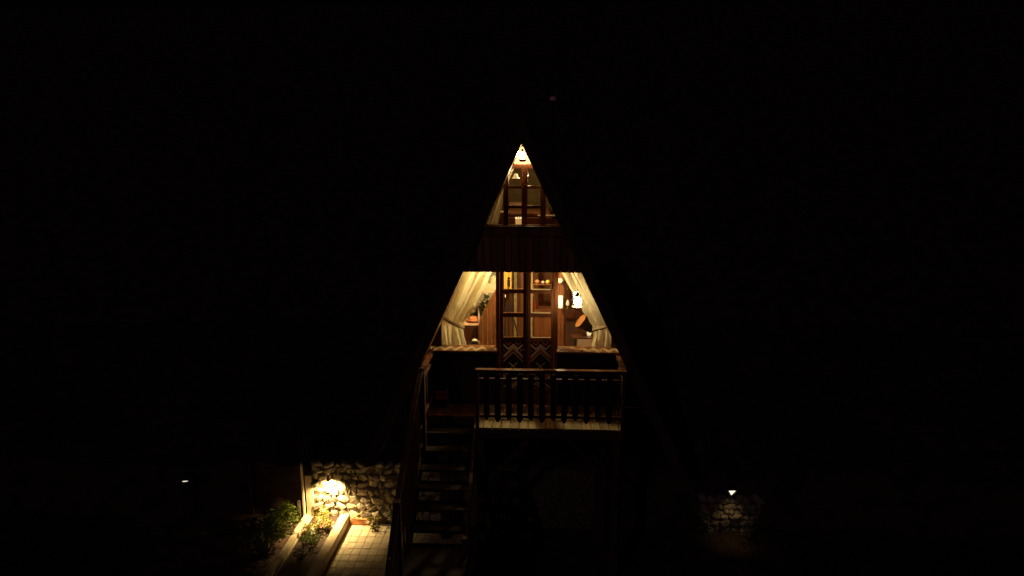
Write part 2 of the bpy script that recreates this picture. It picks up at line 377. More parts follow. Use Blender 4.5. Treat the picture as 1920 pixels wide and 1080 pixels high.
# ---------------------------------------------------------------- plants
def leaves(m, c, r, n, size, rnd, zs=.8):
    for _ in range(n):
        d = Vector((rnd.gauss(0, 1), rnd.gauss(0, 1), rnd.gauss(0, 1))).normalized() * (rnd.random() ** .45)
        p = Vector(c) + Vector((d.x*r, d.y*r, d.z*r*zs)); leaf(m, p, size * rnd.uniform(.6, 1.3), rnd)
def leaf(m, p, s, rnd, w=.42):
    a = Vector((rnd.gauss(0, 1), rnd.gauss(0, 1), rnd.gauss(.2, .6))).normalized(); b = a.cross(Vector((rnd.gauss(0, 1), rnd.gauss(0, 1), rnd.gauss(0, 1)))).normalized(); n = a.cross(b)
    m.add([p - a*s*.5, p + b*s*w*.5 - n*s*.08, p + a*s*.5, p - b*s*w*.5 - n*s*.08], [(0, 1, 2), (0, 2, 3)])
def flower(m, p, s, rnd):
    for k in range(5):
        a = 2*pi*k/5; u = Vector((cos(a), sin(a)*.8 - .3, .5*sin(a) + .35)).normalized(); v = Vector((-sin(a), cos(a), 0))
        m.add([p, p + u*s*.6 + v*s*.28, p + u*s, p + u*s*.6 - v*s*.28], [(0, 1, 2, 3)])
def plant(name, loc, r, h, nleaf, size, lm, label, cat, nfl=0, fm='petal', seed=1, clumps=6, fs=.035, group=None):
    rnd = random.Random(seed); t = thing(name, loc, label, cat, group); L = Vector(loc)
    st = MB(); lf = MB(); cs = []
    for k in range(clumps):
        a = rnd.uniform(0, 2*pi); rr = r * rnd.uniform(.2, .8); c = L + Vector((cos(a)*rr, sin(a)*rr, h * rnd.uniform(.35, .95))); cs.append(c)
        st.tube([L, (L + c)/2 + Vector((rnd.uniform(-.03, .03), 0, .02)), c], [.010, .007, .003], 5)
        leaves(lf, c, r * rnd.uniform(.35, .55), nleaf // clumps, size, rnd)
    st.build('stem', 'stem', t); lf.build('foliage', lm, t)
    for k in range(nfl):
        f = MB(); c = rnd.choice(cs) + Vector((rnd.uniform(-1, 1)*r*.5, rnd.uniform(-1, .2)*r*.5, rnd.uniform(-.1, .5)*r*.6)); flower(f, c, fs, rnd); f.build('flower', fm, t)
    return t
plant('leafy_bush', (-4.10, 1.15, 0), .42, .60, 950, .075, 'leaf', 'green leafy bush with pale yellow flowers left of the garden edging, nearest the wall', 'bush', 9, seed=3, clumps=9)
plant('leafy_bush', (-4.14, .60, 0), .40, .48, 800, .07, 'leaf', 'darker leafy bush with a few pale flowers lower along the left garden edging', 'bush', 7, seed=4, clumps=8)
plant('leafy_bush', (-4.75, .75, 0), .40, .55, 400, .07, 'leaf_dark', 'almost black bush at the outer left of the lit bushes', 'bush', 2, seed=5, clumps=7)
plant('bedding_plant', (-3.52, 1.40, .12), .20, .20, 420, .045, 'leaf_yellow', 'yellow-green bedding plant at the foot of the lit stone wall', 'plant', 4, seed=6)
plant('bedding_plant', (-3.36, 1.15, .12), .18, .18, 380, .045, 'leaf_yellow', 'low plant with pink blossoms beside the pale planter wall', 'plant', 9, 'petal_pink', seed=7, fs=.04)
plant('bedding_plant', (-3.58, 1.02, .12), .18, .17, 380, .045, 'leaf_yellow', 'low bedding plant with orange-yellow flowers against the garden edging', 'plant', 6, 'petal', seed=8)
plant('bedding_plant', (-3.45, .74, .12), .20, .16, 380, .045, 'leaf', 'darker green bedding plant with one white blossom, nearer the viewer', 'plant', 2, 'petal_white', seed=9, fs=.045)
plant('bedding_plant', (-3.50, .30, .12), .15, .12, 160, .04, 'leaf_dark', 'small unlit plant at the near end of the flower bed', 'plant', 0, seed=10)
plant('wall_shrub', (-3.05, 1.50, .6), .16, .42, 110, .05, 'leaf_dark', 'sparse shrub hanging over the dark part of the stone wall right of the lamp', 'shrub', 0, seed=11)
plant('wall_shrub', (-2.55, 1.36, 0), .17, .24, 150, .05, 'leaf_yellow', 'dry brownish tuft behind the paved path near the staircase', 'shrub', 3, 'petal', seed=12)
plant('wall_shrub', (-2.22, 1.36, 0), .20, .34, 170, .05, 'leaf_dark', 'dark dry shrub where the stone wall meets the staircase', 'shrub', 2, 'petal', seed=13)
plant('wall_shrub', (-3.9, 1.9, .8), .3, .8, 130, .06, 'leaf_dark', 'thin weedy shrub behind the pale posts', 'shrub', 0, seed=14)
for k, x in enumerate((2.95, 3.75, 4.1)):
    plant('wall_shrub', (x, 1.35, 0), .22, .3, 140, .06, 'leaf_dark', ['dark low shrub at the left foot of the right-hand stone wall', 'dark low shrub below the right-hand lamp', 'dark low shrub at the right end of the right-hand stone wall'][k], 'shrub', 0, seed=20 + k)
# grass and weeds on the bank and the ground
def tufts():
    rnd = random.Random(31); m = MB()
    for _ in range(5200):
        x = rnd.uniform(-6.5, 6.5); y = rnd.uniform(-.6, 6)
        if -4 < x < -.9 and y < 1.9: continue
        if -2.1 < x < 2.1 and y > -.2: continue
        if abs(y - WALLY) < .12: continue
        z = gh(x, y); h = rnd.uniform(.03, .12); a = rnd.uniform(0, pi); dx, dy = cos(a)*.008, sin(a)*.008
        m.add([(x-dx, y-dy, z-.01), (x+dx, y+dy, z-.01), (x + rnd.uniform(-.05, .05), y + rnd.uniform(-.05, .05), z + h)], [(0, 1, 2)])
    o = m.build('grass', 'leaf_dark'); tag(o, 'short dark grass and weeds around the cabin', 'grass', kind='stuff')
tufts()

# ================================================================ CABIN
cabin = thing('a_frame_cabin', (0, .94, 2.5), 'steep dark wooden a-frame cabin with warmly lit glass front', 'cabin')
AX, AZ, SL, SR, DZ = -.02, 6.52, .463, .478, 2.5
def inL(z): return AX - SL * (AZ - z)
def inR(z): return AX + SR * (AZ - z)
ROOFY0, ROOFY1, EAVE = .25, 5.0, 1.75
YW = .94                                                   # lower glass front
for sgn, sl, f in ((-1, SL, inL), (1, SR, inR)):
    t = .10
    q = [(f(AZ), AZ), (f(EAVE), EAVE), (f(EAVE) + sgn*t*1.1, EAVE), (AX, AZ + t*1.1/sl)]
    pts = [(x, z) for x, z in q]
    if sgn > 0: pts = pts[::-1]
    rp = MB().prism(pts, ROOFY0 + .03, ROOFY1).build('roof_panel', 'roof', cabin)
    # boards laid along the roof, each proud of the last
    L = sqrt((AZ-EAVE)**2 + ((AZ-EAVE)*sl)**2); nb = 26
    for k in range(nb):
        z1 = AZ - (AZ-EAVE) * k/nb; z0 = AZ - (AZ-EAVE) * (k+1)/nb + .004
        o1 = t*1.1 + .008; o2 = t*1.1 + .03
        b = MB().prism([(f(z1)+sgn*o1, z1), (f(z0)+sgn*o1, z0), (f(z0)+sgn*o2, z0), (f(z1)+sgn*(o1+.012), z1)][::sgn], ROOFY0 + .02, ROOFY1 + .1)
        b.build('roof_board', 'roof', cabin)
    # front barge board
    bb = [(f(AZ), AZ), (f(EAVE), EAVE), (f(EAVE)+sgn*.17, EAVE), (AX, AZ + .17/sl)]
    MB().prism(bb if sgn < 0 else bb[::-1], ROOFY0 - .03, ROOFY0 + .012).build('barge_board', 'darkwood', cabin, .003)
    # inner lining
    ln = [(f(AZ-.05), AZ-.05), (f(2.56), 2.56), (f(2.56)-sgn*.012, 2.56), (f(AZ-.05)-sgn*.012, AZ-.05)]
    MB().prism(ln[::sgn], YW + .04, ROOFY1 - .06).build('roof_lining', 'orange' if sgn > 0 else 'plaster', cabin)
    MB().prism([(f(AZ-.01), AZ-.01), (f(2.56), 2.56), (f(2.56)-sgn*.008, 2.56), (f(AZ-.01)-sgn*.008, AZ-.01)][::sgn], ROOFY0 + .014, YW - .06).build('porch_lining', 'wood', cabin)
MB().box(inL(2.3), inR(2.3), YW - .035, ROOFY1 - .05, 2.38, 2.470).build('floor_slab', 'darkwood', cabin)
for k in range(18):
    w = (inR(2.5)-inL(2.5)) / 18; x = inL(2.5) + k*w
    MB().box(x + .004, x + w - .004, YW + .035, 4.0, 2.474, 2.51).build('floor_board', 'floor', cabin)
# loft floor and balcony floor
MB().box(inL(5.15) - .0, inR(5.15) + .0, ROOFY0 + .12, 4.0, 5.12, 5.24).build('loft_floor', 'wood_x', cabin)
# balcony planks in front
ptop = P(977, 427, .3).z; pbeam = P(977, 443, .3).z; pbot = P(977, 510.5, .3).z
MB().prism([(inL(pbeam)+.004, pbeam), (inR(pbeam)-.004, pbeam), (inR(ptop)-.004, ptop), (inL(ptop)+.004, ptop)], .272, .335).build('balcony_beam', 'balcony', cabin, .004)
MB().box(inL(ptop)+.02, inR(ptop)-.02, .262, .345, ptop + .002, ptop + .022).build('balcony_cap', 'wood_x', cabin, .004)
npl = 17; xa, xb = inL(pbot)+.006, inR(pbot)-.006; w = (xb-xa)/npl
for k in range(npl):
    x0, x1 = xa + k*w + .004, xa + (k+1)*w - .004
    def top_at(x): return min(pbeam - .003, AZ - (AX - x)/SL if x < AX else AZ - (x - AX)/SR) - .002
    pts = [(x0, pbot), (x1, pbot), (x1, max(pbot+.002, top_at(x1))), (x0, max(pbot+.002, top_at(x0)))]
    dy = random.uniform(-.004, .004)
    MB().prism(pts, .288 + dy, .312 + dy).build('balcony_plank', 'balcony', cabin, .003)
MB().prism([(inL(pbot)+.008, pbot + .006), (inR(pbot)-.008, pbot + .006), (inR(pbeam)-.008, pbeam), (inL(pbeam)+.008, pbeam)], .3165, .330).build('backing_board', 'darkwood', cabin)
MB().box(xa + .02, xb - .02, .332, .355, pbot + .03, pbot + .10).build('plank_rail', 'wood_x', cabin)
MB().box(inL(5.0)+.02, inR(5.0)-.02, .332, .355, 4.94, 5.02).build('plank_rail', 'wood_x', cabin)
for px in (968, 995.5, 1010):
    c = P(px, 449, .284); MB().lathe([(.0, -.004), (.009, -.003), (.011, 0), (.0, .0)], c, 8, Matrix.Rotation(radians(-90), 3, 'X')).build('bolt', 'brass', cabin)

# ---- upper window
YU = .88
def X(px, py, Y): return P(px, py, Y).x
def Z(py, Y): return P(977, py, Y).z
zt, zb = Z(316, YU), Z(420.5, YU)
zh = Z(307.5, YU)
MB().prism([(inL(zh), zh), (inR(zh), zh), (inR(AZ-.05), AZ-.05), (inL(AZ-.05), AZ-.05)], YU + .005, YU + .04).build('gable_panel', 'plaster', cabin)
MB().prism([(inL(zt)+.01, zt), (inR(zt)-.01, zt), (inR(zh)-.01, zh), (inL(zh)+.01, zh)], YU - .035, YU + .045).build('window_header', 'wood_x', cabin, .004)
MB().box(inL(zb)+.01, inR(zb)-.01, YU - .05, YU + .05, zb - .06, zb - .004).build('window_sill', 'wood_x', cabin, .004)
MB().box(inL(5.1), inR(5.1), YU + .0, YU + .04, 5.242, zb - .062).build('lower_panel', 'wood_x', cabin)
def clipx(x, z, pad=.01): return max(inL(z) + pad, min(inR(z) - pad, x))
cols_u = [(944, 953.7), (978, 989), (1013.3, 1023.5)]
wfm = MB()
for i, (a, b) in enumerate(cols_u):
    x0, x1 = X(a, 370, YU), X(b, 370, YU)
    zt0, zt1 = min(zt, AZ - (AX-x0)/SL if x0 < AX else AZ - (x0-AX)/SR), min(zt, AZ - (AX-x1)/SL if x1 < AX else AZ - (x1-AX)/SR)
    wfm.prism([(x0, zb), (x1, zb), (x1, zt1 - .002), (x0, zt0 - .002)], YU - .028, YU + .03)
ux0, ux1 = X(953.7, 370, YU), X(978, 370, YU); ux2, ux3 = X(989, 370, YU), X(1013.3, 370, YU)
for r in (351, 388):
    z0, z1 = Z(r + 2.8, YU), Z(r - 2.8, YU)
    for a, b in ((ux0, ux1), (ux2, ux3)): wfm.prism([(clipx(a, z1), z0), (clipx(b, z1), z0), (clipx(b, z1), z1), (clipx(a, z1), z1)], YU - .02, YU + .022)
uw = wfm.build('upper_window', 'wood', cabin, .003)
for (ya, yb) in ((316, 348.2), (353.8, 385.2), (390.8, 420.5)):
    for a, b in ((ux0, ux1), (ux2, ux3)):
        z0, z1 = Z(yb, YU), Z(ya, YU)
        MB().prism([(clipx(a, z0), z0), (clipx(b, z0), z0), (clipx(b, z1), z1), (clipx(a, z1), z1)], YU, YU + .004).build('pane', 'glass', uw)
xl, xr = X(944, 370, YU), X(1023.5, 370, YU)
ztl = AZ - (AX - xl)/SL - .01; ztr = AZ - (xr - AX)/SR - .01
MB().prism([(inL(zb)+.006, zb), (xl-.002, zb), (xl-.002, ztl)], YU, YU + .004).build('side_pane', 'glass', uw)
MB().prism([(xr+.002, zb), (inR(zb)-.006, zb), (xr+.002, ztr)], YU, YU + .004).build('side_pane', 'glass', uw)

# ---- lower front
YD = .90
zs1 = Z(650.5, .94); zs0 = zs1 - .035
XL0, XL1 = X(828, 625, YW), X(930, 600, YW)
XR0, XR1 = X(1046, 600, YW), X(1146.5, 625, YW)
ztop = 4.98
# side jambs closing the lower corners
for (xo, xi, f, sgn) in ((inL, XL0, inL, -1), (inR, XR1, inR, 1)):
    zc = AZ - (AX - xi)/SL if sgn < 0 else AZ - (xi - AX)/SR
    pts = [(f(zs1), zs1), (xi, zs1), (xi, zc)]
    MB().prism(pts if sgn < 0 else [(xi, zs1), (f(zs1), zs1), (xi, zc)], YW - .02, YW + .03).build('corner_board', 'frame', cabin)
# glass
def clz(x): return (AZ - (AX - x)/SL if x < AX else AZ - (x - AX)/SR) - .012
MB().prism([(XL0, zs1), (XL1, zs1), (XL1, ztop), (inL(ztop)+.01, ztop), (XL0, clz(XL0))], YW, YW + .005).build('front_window', 'glass', cabin)
MB().prism([(XR0, zs1), (XR1, zs1), (XR1, clz(XR1)), (inR(ztop)-.01, ztop), (XR0, ztop)], YW, YW + .005).build('front_window', 'glass', cabin)
# wall planks below sills
for xa, xb in ((inL(2.52)+.01, XL1 + .01), (XR0 - .01, inR(2.52)-.01)):
    n = int(abs(xb-xa)/.125); w = (xb-xa)/n
    for k in range(n):
        x0, x1 = xa + k*w + .001, xa + (k+1)*w - .001
        t0, t1 = min(zs0 - .004, clz(x0)), min(zs0 - .004, clz(x1))
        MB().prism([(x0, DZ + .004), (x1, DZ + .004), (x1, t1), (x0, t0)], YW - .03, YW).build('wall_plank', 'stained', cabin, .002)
for xa, xb in ((inL(2.52)+.03, XL1 + .01), (XR0 - .01, inR(2.52)-.03)):
    MB().prism([(xa, DZ), (xb, DZ), (xb, min(zs0, clz(xb) - .03)), (xa, min(zs0, clz(xa) - .03))], YW + .004, YW + .03).build('backing_board', 'darkwood', cabin)
# carved ledges under the windows, the zigzag lies on their upper face
LY = .695
zl1 = Z(650.5, YW); zl0 = zl1 - .035
for (pa, pb) in ((815, 932.5), (1044, 1162)):
    xa, xb = X(pa, 656, .8), X(pb, 656, .8)
    s = MB().box(xa, xb, LY, YW + .08, zl0, zl1).build('window_ledge', 'sill', cabin, .005)
    per = .156; n = int(round((xb-xa)/per)); per = (xb-xa)/n
    z = MB(); wd = .017; yc = (LY + YW)/2 - .005; h = (YW - LY)*.30
    for off in (-.035, .035):
        for k in range(n*2):
            a0, a1 = xa + k*per/2, xa + (k+1)*per/2
            y0_, y1_ = (yc - h, yc + h) if k % 2 == 0 else (yc + h, yc - h)
            y0_ += off; y1_ += off; lo, hi = LY + .006, YW - .012
            y0_, y1_ = max(lo, min(hi, y0_)), max(lo, min(hi, y1_))
            zt2 = zl1 + .005 + .01*(off + .055)
            z.add([(a0, y0_-wd/2, zt2), (a1, y1_-wd/2, zt2), (a1, y1_+wd/2, zt2), (a0, y0_+wd/2, zt2), (a0, y0_-wd/2, zl1-.002), (a1, y1_-wd/2, zl1-.002), (a1, y1_+wd/2, zl1-.002), (a0, y0_+wd/2, zl1-.002)],
                  [(0,1,2,3), (3,2,6,7), (0,4,5,1)])
    z.build('zigzag_carving', 'carve', s)['kind'] = 'stuff'
# door surround
for a, b in ((930, 937), (1039.5, 1046)):
    MB().box(X(a, 600, YD), X(b, 600, YD), YD - .02, YW + .05, DZ + .004, ztop).build('door_jamb', 'frame' if a < 1000 else 'wood', cabin, .004)  # right jamb's lighter wood stands in for lantern light falling on it
MB().box(X(937, 600, YD)+.003, X(1039, 600, YD)-.003, YD - .02, YW + .05, 4.78, ztop).build('door_head', 'frame', cabin, .004)
def door(pa, pb, p0, p1, right):
    x0, x1, g0, g1 = X(pa, 600, YD), X(pb, 600, YD), X(p0, 600, YD), X(p1, 600, YD)
    zr = [Z(v, YD) for v in (543.5, 550, 587.5, 594.5, 633.5, 640)]
    top, bot = 4.775, DZ + .02; gt = 4.68; pz0, pz1 = bot + .22, zr[5]
    d = MB()
    d.box(x0, g0, YD - .015, YD + .03, bot, top); d.box(g1, x1, YD - .015, YD + .03, bot, top)
    d.box(g0, g1, YD - .012, YD + .028, gt, top)
    for a, b in ((zr[1], zr[0]), (zr[3], zr[2]), (zr[5], zr[4]), (bot, pz0)): d.box(g0, g1, YD - .012, YD + .028, a, b)
    leafo = d.build('door', 'frame' if not right else 'wood', cabin, .003)  # right leaf lighter than the left: lantern light put into its wood colour
    for a, b in ((zr[0], gt), (zr[2], zr[1]), (zr[4], zr[3])):
        MB().box(g0, g1, YD + .004, YD + .008, a, b).build('pane', 'glass', leafo)
        MB().box(g0 - .001, g1 + .001, YD - .008, YD + .002, a - .001, a + .014).build('glazing_bead', 'carve' if right else 'wood_x', leafo)
    MB().box(g0, g1, YD, YD + .02, pz0, pz1).build('door_panel', 'stained', leafo)
    c = MB(); rd = MB(); cx = (g0+g1)/2; hw = (g1-g0)/2 - .004; y0 = YD - .006
    def strip(m, pts, wd, y=y0):
        for (xa, za), (xb, zb_) in zip(pts[:-1], pts[1:]):
            k = wd/2
            m.add([(xa, y, za-k), (xb, y, zb_-k), (xb, y, zb_+k), (xa, y, za+k), (xa, y+.007, za-k), (xb, y+.007, zb_-k), (xb, y+.007, zb_+k), (xa, y+.007, za+k)], [(0,1,2,3), (3,2,6,7), (0,4,5,1)])
    H = pz1 - pz0; U = .088                                      # pattern mirrored about the panel's middle
    zm = pz1 - H/2
    for sg in (1, -1):
        def q(x, z): return (cx + x*hw, zm + sg*(H/2 - z))
        for s2 in (-1, 1):
            strip(rd, [q(s2*.82, .012), q(s2*.5, .055), q(s2*.18, .012)], .030)
        strip(c, [q(-1, .055), q(-.5, .125), q(0, .055), q(.5, .125), q(1, .055)], .034)
        strip(c, [q(-1, .245), q(0, .095), q(1, .245)], .032)
        strip(rd, [q(-1, .285), q(0, .135), q(1, .285)], .026, y0 + .001)
        strip(c, [q(-1, .325), q(0, .175), q(1, .325)], .014, y0 + .001)
        for s2 in (-1, 1): strip(rd, [q(s2*1, .135), q(s2*.72, .175)], .016)
    strip(c, [(cx-.45*hw, zm+.06), (cx, zm), (cx+.45*hw, zm+.06)], .014); strip(c, [(cx-.45*hw, zm-.06), (cx, zm), (cx+.45*hw, zm-.06)], .014)
    c.build('chevron_carving', 'carve', leafo)['kind'] = 'stuff'; rd.build('red_chevron_carving', 'redcarve', leafo)['kind'] = 'stuff'
    hx = (x1 - .02) if right else (x0 + .02)
    if right:
        MB().box(hx - .016, hx + .004, YD - .035, YD - .016, Z(540, YD), Z(530, YD)).build('hinge', 'black', leafo)
    else:
        MB().tube([(x1 - .03, YD - .015, 3.42), (x1 - .03, YD - .06, 3.42), (x1 - .10, YD - .06, 3.42)], .008, 6).build('handle', 'brass', leafo)
MB().box(X(988, 600, YD) - .018, X(988, 600, YD) + .018, YD - .022, YD - .0155, DZ + .02, 4.77).build('door_astragal', 'frame', cabin, .002)
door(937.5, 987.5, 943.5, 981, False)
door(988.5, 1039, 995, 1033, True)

# ---- rear of the rooms
MB().prism([(inL(2.5), 2.5), (-.62, 2.5), (-.62, 5.1), (inL(5.1), 5.1)], 4.02, 4.08).build('plaster_wall', 'plaster', cabin)
n = 15; xa, xb = -.615, inR(2.5) - .02; w = (xb-xa)/n
for k in range(n):
    x0, x1 = xa + k*w + .003, xa + (k+1)*w - .003
    MB().prism([(x0, 2.5), (x1, 2.5), (x1, min(5.1, clz(x1))), (x0, min(5.1, clz(x0)))], 4.02 + random.uniform(0, .01), 4.06).build('rear_plank', 'orange', cabin)
MB().prism([(inL(5.25), 5.25), (inR(5.25), 5.25), (AX, AZ-.02)], 2.9, 2.95).build('loft_rear_wall', 'dullwall', cabin)
MB().prism([(inL(2.5), 2.5), (inR(2.5), 2.5), (AX, AZ)], ROOFY1 - .05, ROOFY1 - .0).build('rear_gable', 'darkwood', cabin)
# under the cabin
for x in (-1.3, 1.25):
    for y in (1.1, 4.7): MB().box(x - .08, x + .08, y, y + .16, 0, 2.38).build('support_post', 'darkwood', cabin, .006)
for x in (-1.3, -.4, .4, 1.25): MB().box(x - .05, x + .05, YW + .1, 4.95, 2.22, 2.378).build('floor_joist', 'darkwood', cabin)

# ================================================================ DECK, RAILINGS, STAIRS
deck = thing('timber_deck', (0, .45, 2.5), 'small raised timber deck of pale worn boards before the cabin doors', 'deck')
DX0, DX1 = -1.47, 1.455; SX = -.66; w = .13; x = DX0; k = 0
while x < DX1 - .02:
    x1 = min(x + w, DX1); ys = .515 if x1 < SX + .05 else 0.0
    MB().box(x + .004, x1 - .004, ys + random.uniform(0, .006), YW - .04, 2.474, 2.5 + random.uniform(-.001, .001)).build('deck_board', 'deck' if ys < .4 else 'darkwood', deck, .003); x = x1  # darker wood on the boards behind the stairs stands in for unlit floor
MB().box(SX, DX1, .004, .05, 2.34, 2.470).build('front_beam', 'darkwood_x', deck, .004)
MB().box(DX0 + .03, SX - .02, .435, .512, 2.474, 2.502).build('nosing_board', 'handrail', deck, .004)  # lighter wood stands in for the lit strip along the stair edge
MB().box(DX0, SX, .45, .50, 2.34, 2.470).build('stair_beam', 'darkwood_x', deck, .004)
MB().box(DX0, DX0 + .05, 0, YW - .04, 2.30, 2.468).build('side_beam', 'darkwood', deck)
MB().box(DX1 - .05, DX1, 0.052, YW - .04, 2.34, 2.468).build('side_beam', 'darkwood', deck)
for x in (SX + .06, DX1 - .08):
    MB().box(x - .06, x + .06, .06, .18, 0, 2.338).build('support_post', 'darkwood', deck, .006)
MB().bar((DX1 - .08, .12, 1.5), (DX1 - .8, .12, 2.33), .07, .07).build('brace', 'darkwood', deck)
MB().bar((SX + .06, .12, 1.5), (SX + .8, .12, 2.33), .07, .07).build('brace', 'darkwood', deck)

rail = thing('front_railing', (.4, 0, 2.5), 'dark timber railing with a shiny handrail along the deck front', 'railing')
zh_ = P(1000, 692.3, 0).z
MB().box(-.655, 1.475, -.055, .035, zh_ - .045, zh_).build('handrail', 'handrail', rail, .008)
zm1 = P(1000, 709.5, .03).z; zbr = P(1000, 778, .03).z; zpt = P(1000, 703.5, -.02).z
MB().box(-.60, 1.41, .0, .035, zm1 - .035, zm1).build('upper_rail', 'frame', rail, .002)
MB().box(-.60, 1.41, .0, .035, zbr - .04, zbr).build('lower_rail', 'frame', rail, .002)
x = P(912.5, 740, 0).x; k = 0
while x < 1.36:
    zb_ = P(1000, 792 if k % 2 else 788, -.02).z
    m = MB(); hw = .041
    m.prism([(x-hw, zb_ + .03), (x-hw*.5, zb_+.03), (x-hw*.5, zb_), (x+hw*.5, zb_), (x+hw*.5, zb_+.03), (x+hw, zb_+.03), (x+hw, zpt), (x-hw, zpt)], -.034, -.003)
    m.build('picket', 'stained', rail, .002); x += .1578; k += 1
for x in (-.635, 1.435): MB().box(x - .024, x + .024, -.03, .03, 2.35, zh_ - .046).build('post', 'darkwood', rail, .004)

def side_rail(x, label, sgn):
    t = thing('side_railing', (x, .47, 2.5), label, 'railing', 'side railings of the deck')
    MB().box(x - .04, x + .04, .045, YW - .045, zh_ - .043, zh_ + .002).build('handrail', 'sill' if sgn > 0 else 'handrail', t, .008)  # amber wood on the right handrail paints in the amber light
    MB().box(x - .017, x + .017, .045, YW - .045, zm1 - .035, zm1).build('upper_rail', 'darkwood', t)
    MB().box(x - .017, x + .017, .045, YW - .045, zbr - .04, zbr).build('lower_rail', 'darkwood', t)
    for k in range(5):
        y = .14 + k * .158
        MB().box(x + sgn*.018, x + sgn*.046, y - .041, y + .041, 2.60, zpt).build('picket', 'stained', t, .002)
    return t
side_rail(1.435, 'short dark railing with an amber-lit handrail at the right end of the deck', 1)
lr = side_rail(-1.41, 'short dark railing at the left end of the deck above the stairs', -1)
MB().box(-1.435, -1.385, -.03, .04, 1.9, zh_ - .002).build('post', 'darkwood', lr, .004)

st = thing('staircase', (-1.07, -.4, 0), 'steep dark wooden staircase climbing to the left side of the deck', 'staircase')
LX, RX = -1.47, -.70; RUN, RISE = .23, .18; Y0 = .44; NT = 7
def sp_(n): return Y0 - RUN*n, DZ - RISE*n
ya, za = Y0, DZ; yb, zb_ = sp_(NT)
for x in (LX, RX):
    MB().add(*(lambda a: (a, [(0,1,2,3), (7,6,5,4), (0,4,5,1), (1,5,6,2), (2,6,7,3), (3,7,4,0)]))(
        [(x-.025, ya, za-.30), (x-.025, yb, zb_-.26), (x-.025, yb, zb_+.05), (x-.025, ya, za-.006), (x+.025, ya, za-.30), (x+.025, yb, zb_-.26), (x+.025, yb, zb_+.05), (x+.025, ya, za-.006)])).build('stringer', 'darkwood', st, .004)
tread = None
for n in range(1, NT):
    y, z = sp_(n)
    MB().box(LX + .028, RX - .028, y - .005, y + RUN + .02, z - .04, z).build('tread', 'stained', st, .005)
MB().box(LX - .02, RX + .04, yb - .85, yb + .22, zb_ - .05, zb_).build('landing', 'stained', st, .005)
for n in range(1, 7):
    y, z = yb - .85 - .20*(n-1), zb_ - .18*n
    MB().box(LX + .028, RX - .028, y - .22, y - .003, z - .04, z).build('tread', 'stained', st, .005)
for x in (LX, RX):
    MB().bar((x, yb - .83, zb_ - .10), (x, yb - 2.05, .0), .05, .2).build('stringer', 'darkwood', st, .004)
# handrails and balusters of the stairs
HX = -1.47
hp = [(HX+.04, .02, zh_ - .02), (HX + .01, -.5, zh_ - .42), (HX, -1.1, zh_ - .86), (HX, -1.62, zh_ - 1.22)]
for a, b in zip(hp[:-1], hp[1:]): MB().bar(a, b, .075, .05).build('handrail', 'darkwood', st, .006)
MB().box(HX - .045, HX + .045, -1.69, -1.60, 0, zh_ - 1.16).build('newel_post', 'darkwood', st, .006)
MB().box(RX - .035, RX + .035, yb - .07, yb, 0, zb_ + .25).build('newel_post', 'darkwood', st, .006)
MB().box(RX - .035, RX + .035, yb - .9, yb - .83, 0, zb_ - .052).build('newel_post', 'darkwood', st, .006)
MB().bar((HX, -1.645, zh_ - 1.24), (HX, -2.9, .95), .075, .05).build('handrail', 'darkwood', st, .006)
for k in range(9):
    y = -.16 - k*.165; zt_ = zh_ - .04 + (y*.745) ; zl = DZ - RISE/RUN*(Y0 - y) + .0
    MB().bar((HX, y, max(zl, zb_)), (HX, y, zt_ - .0), .028, .028, (0, 1, 0)).build('baluster', 'darkwood', st)
for k in range(4):
    y = -1.78 - k*.165
    MB().bar((HX, y, max(zb_ if y > yb-.85 else zb_ - .9*(yb-.85-y) , .1)), (HX, y, zh_ - 1.27 + (y+1.645)*.78), .028, .028, (0, 1, 0)).build('baluster', 'darkwood', st)
cr = thing('small_crate', tuple(P(828, 739, .80)), 'faint reddish box at the left end of the deck, beside the wall', 'box')
c = P(828, 739, .80)
for k in range(3): MB().box(c.x - .09, c.x + .09, .73, .745, c.z - .07 + k*.05, c.z - .03 + k*.05).build('slat', 'redcarve', cr, .002)
for s_ in (-1, 1): MB().box(c.x + s_*.085 - .012, c.x + s_*.085 + .012, .747, .86, 2.502, c.z + .08).build('side_panel', 'darkwood', cr, .002)
MB().box(c.x - .072, c.x + .072, .747, .86, 2.503, 2.52).build('bottom', 'darkwood', cr)

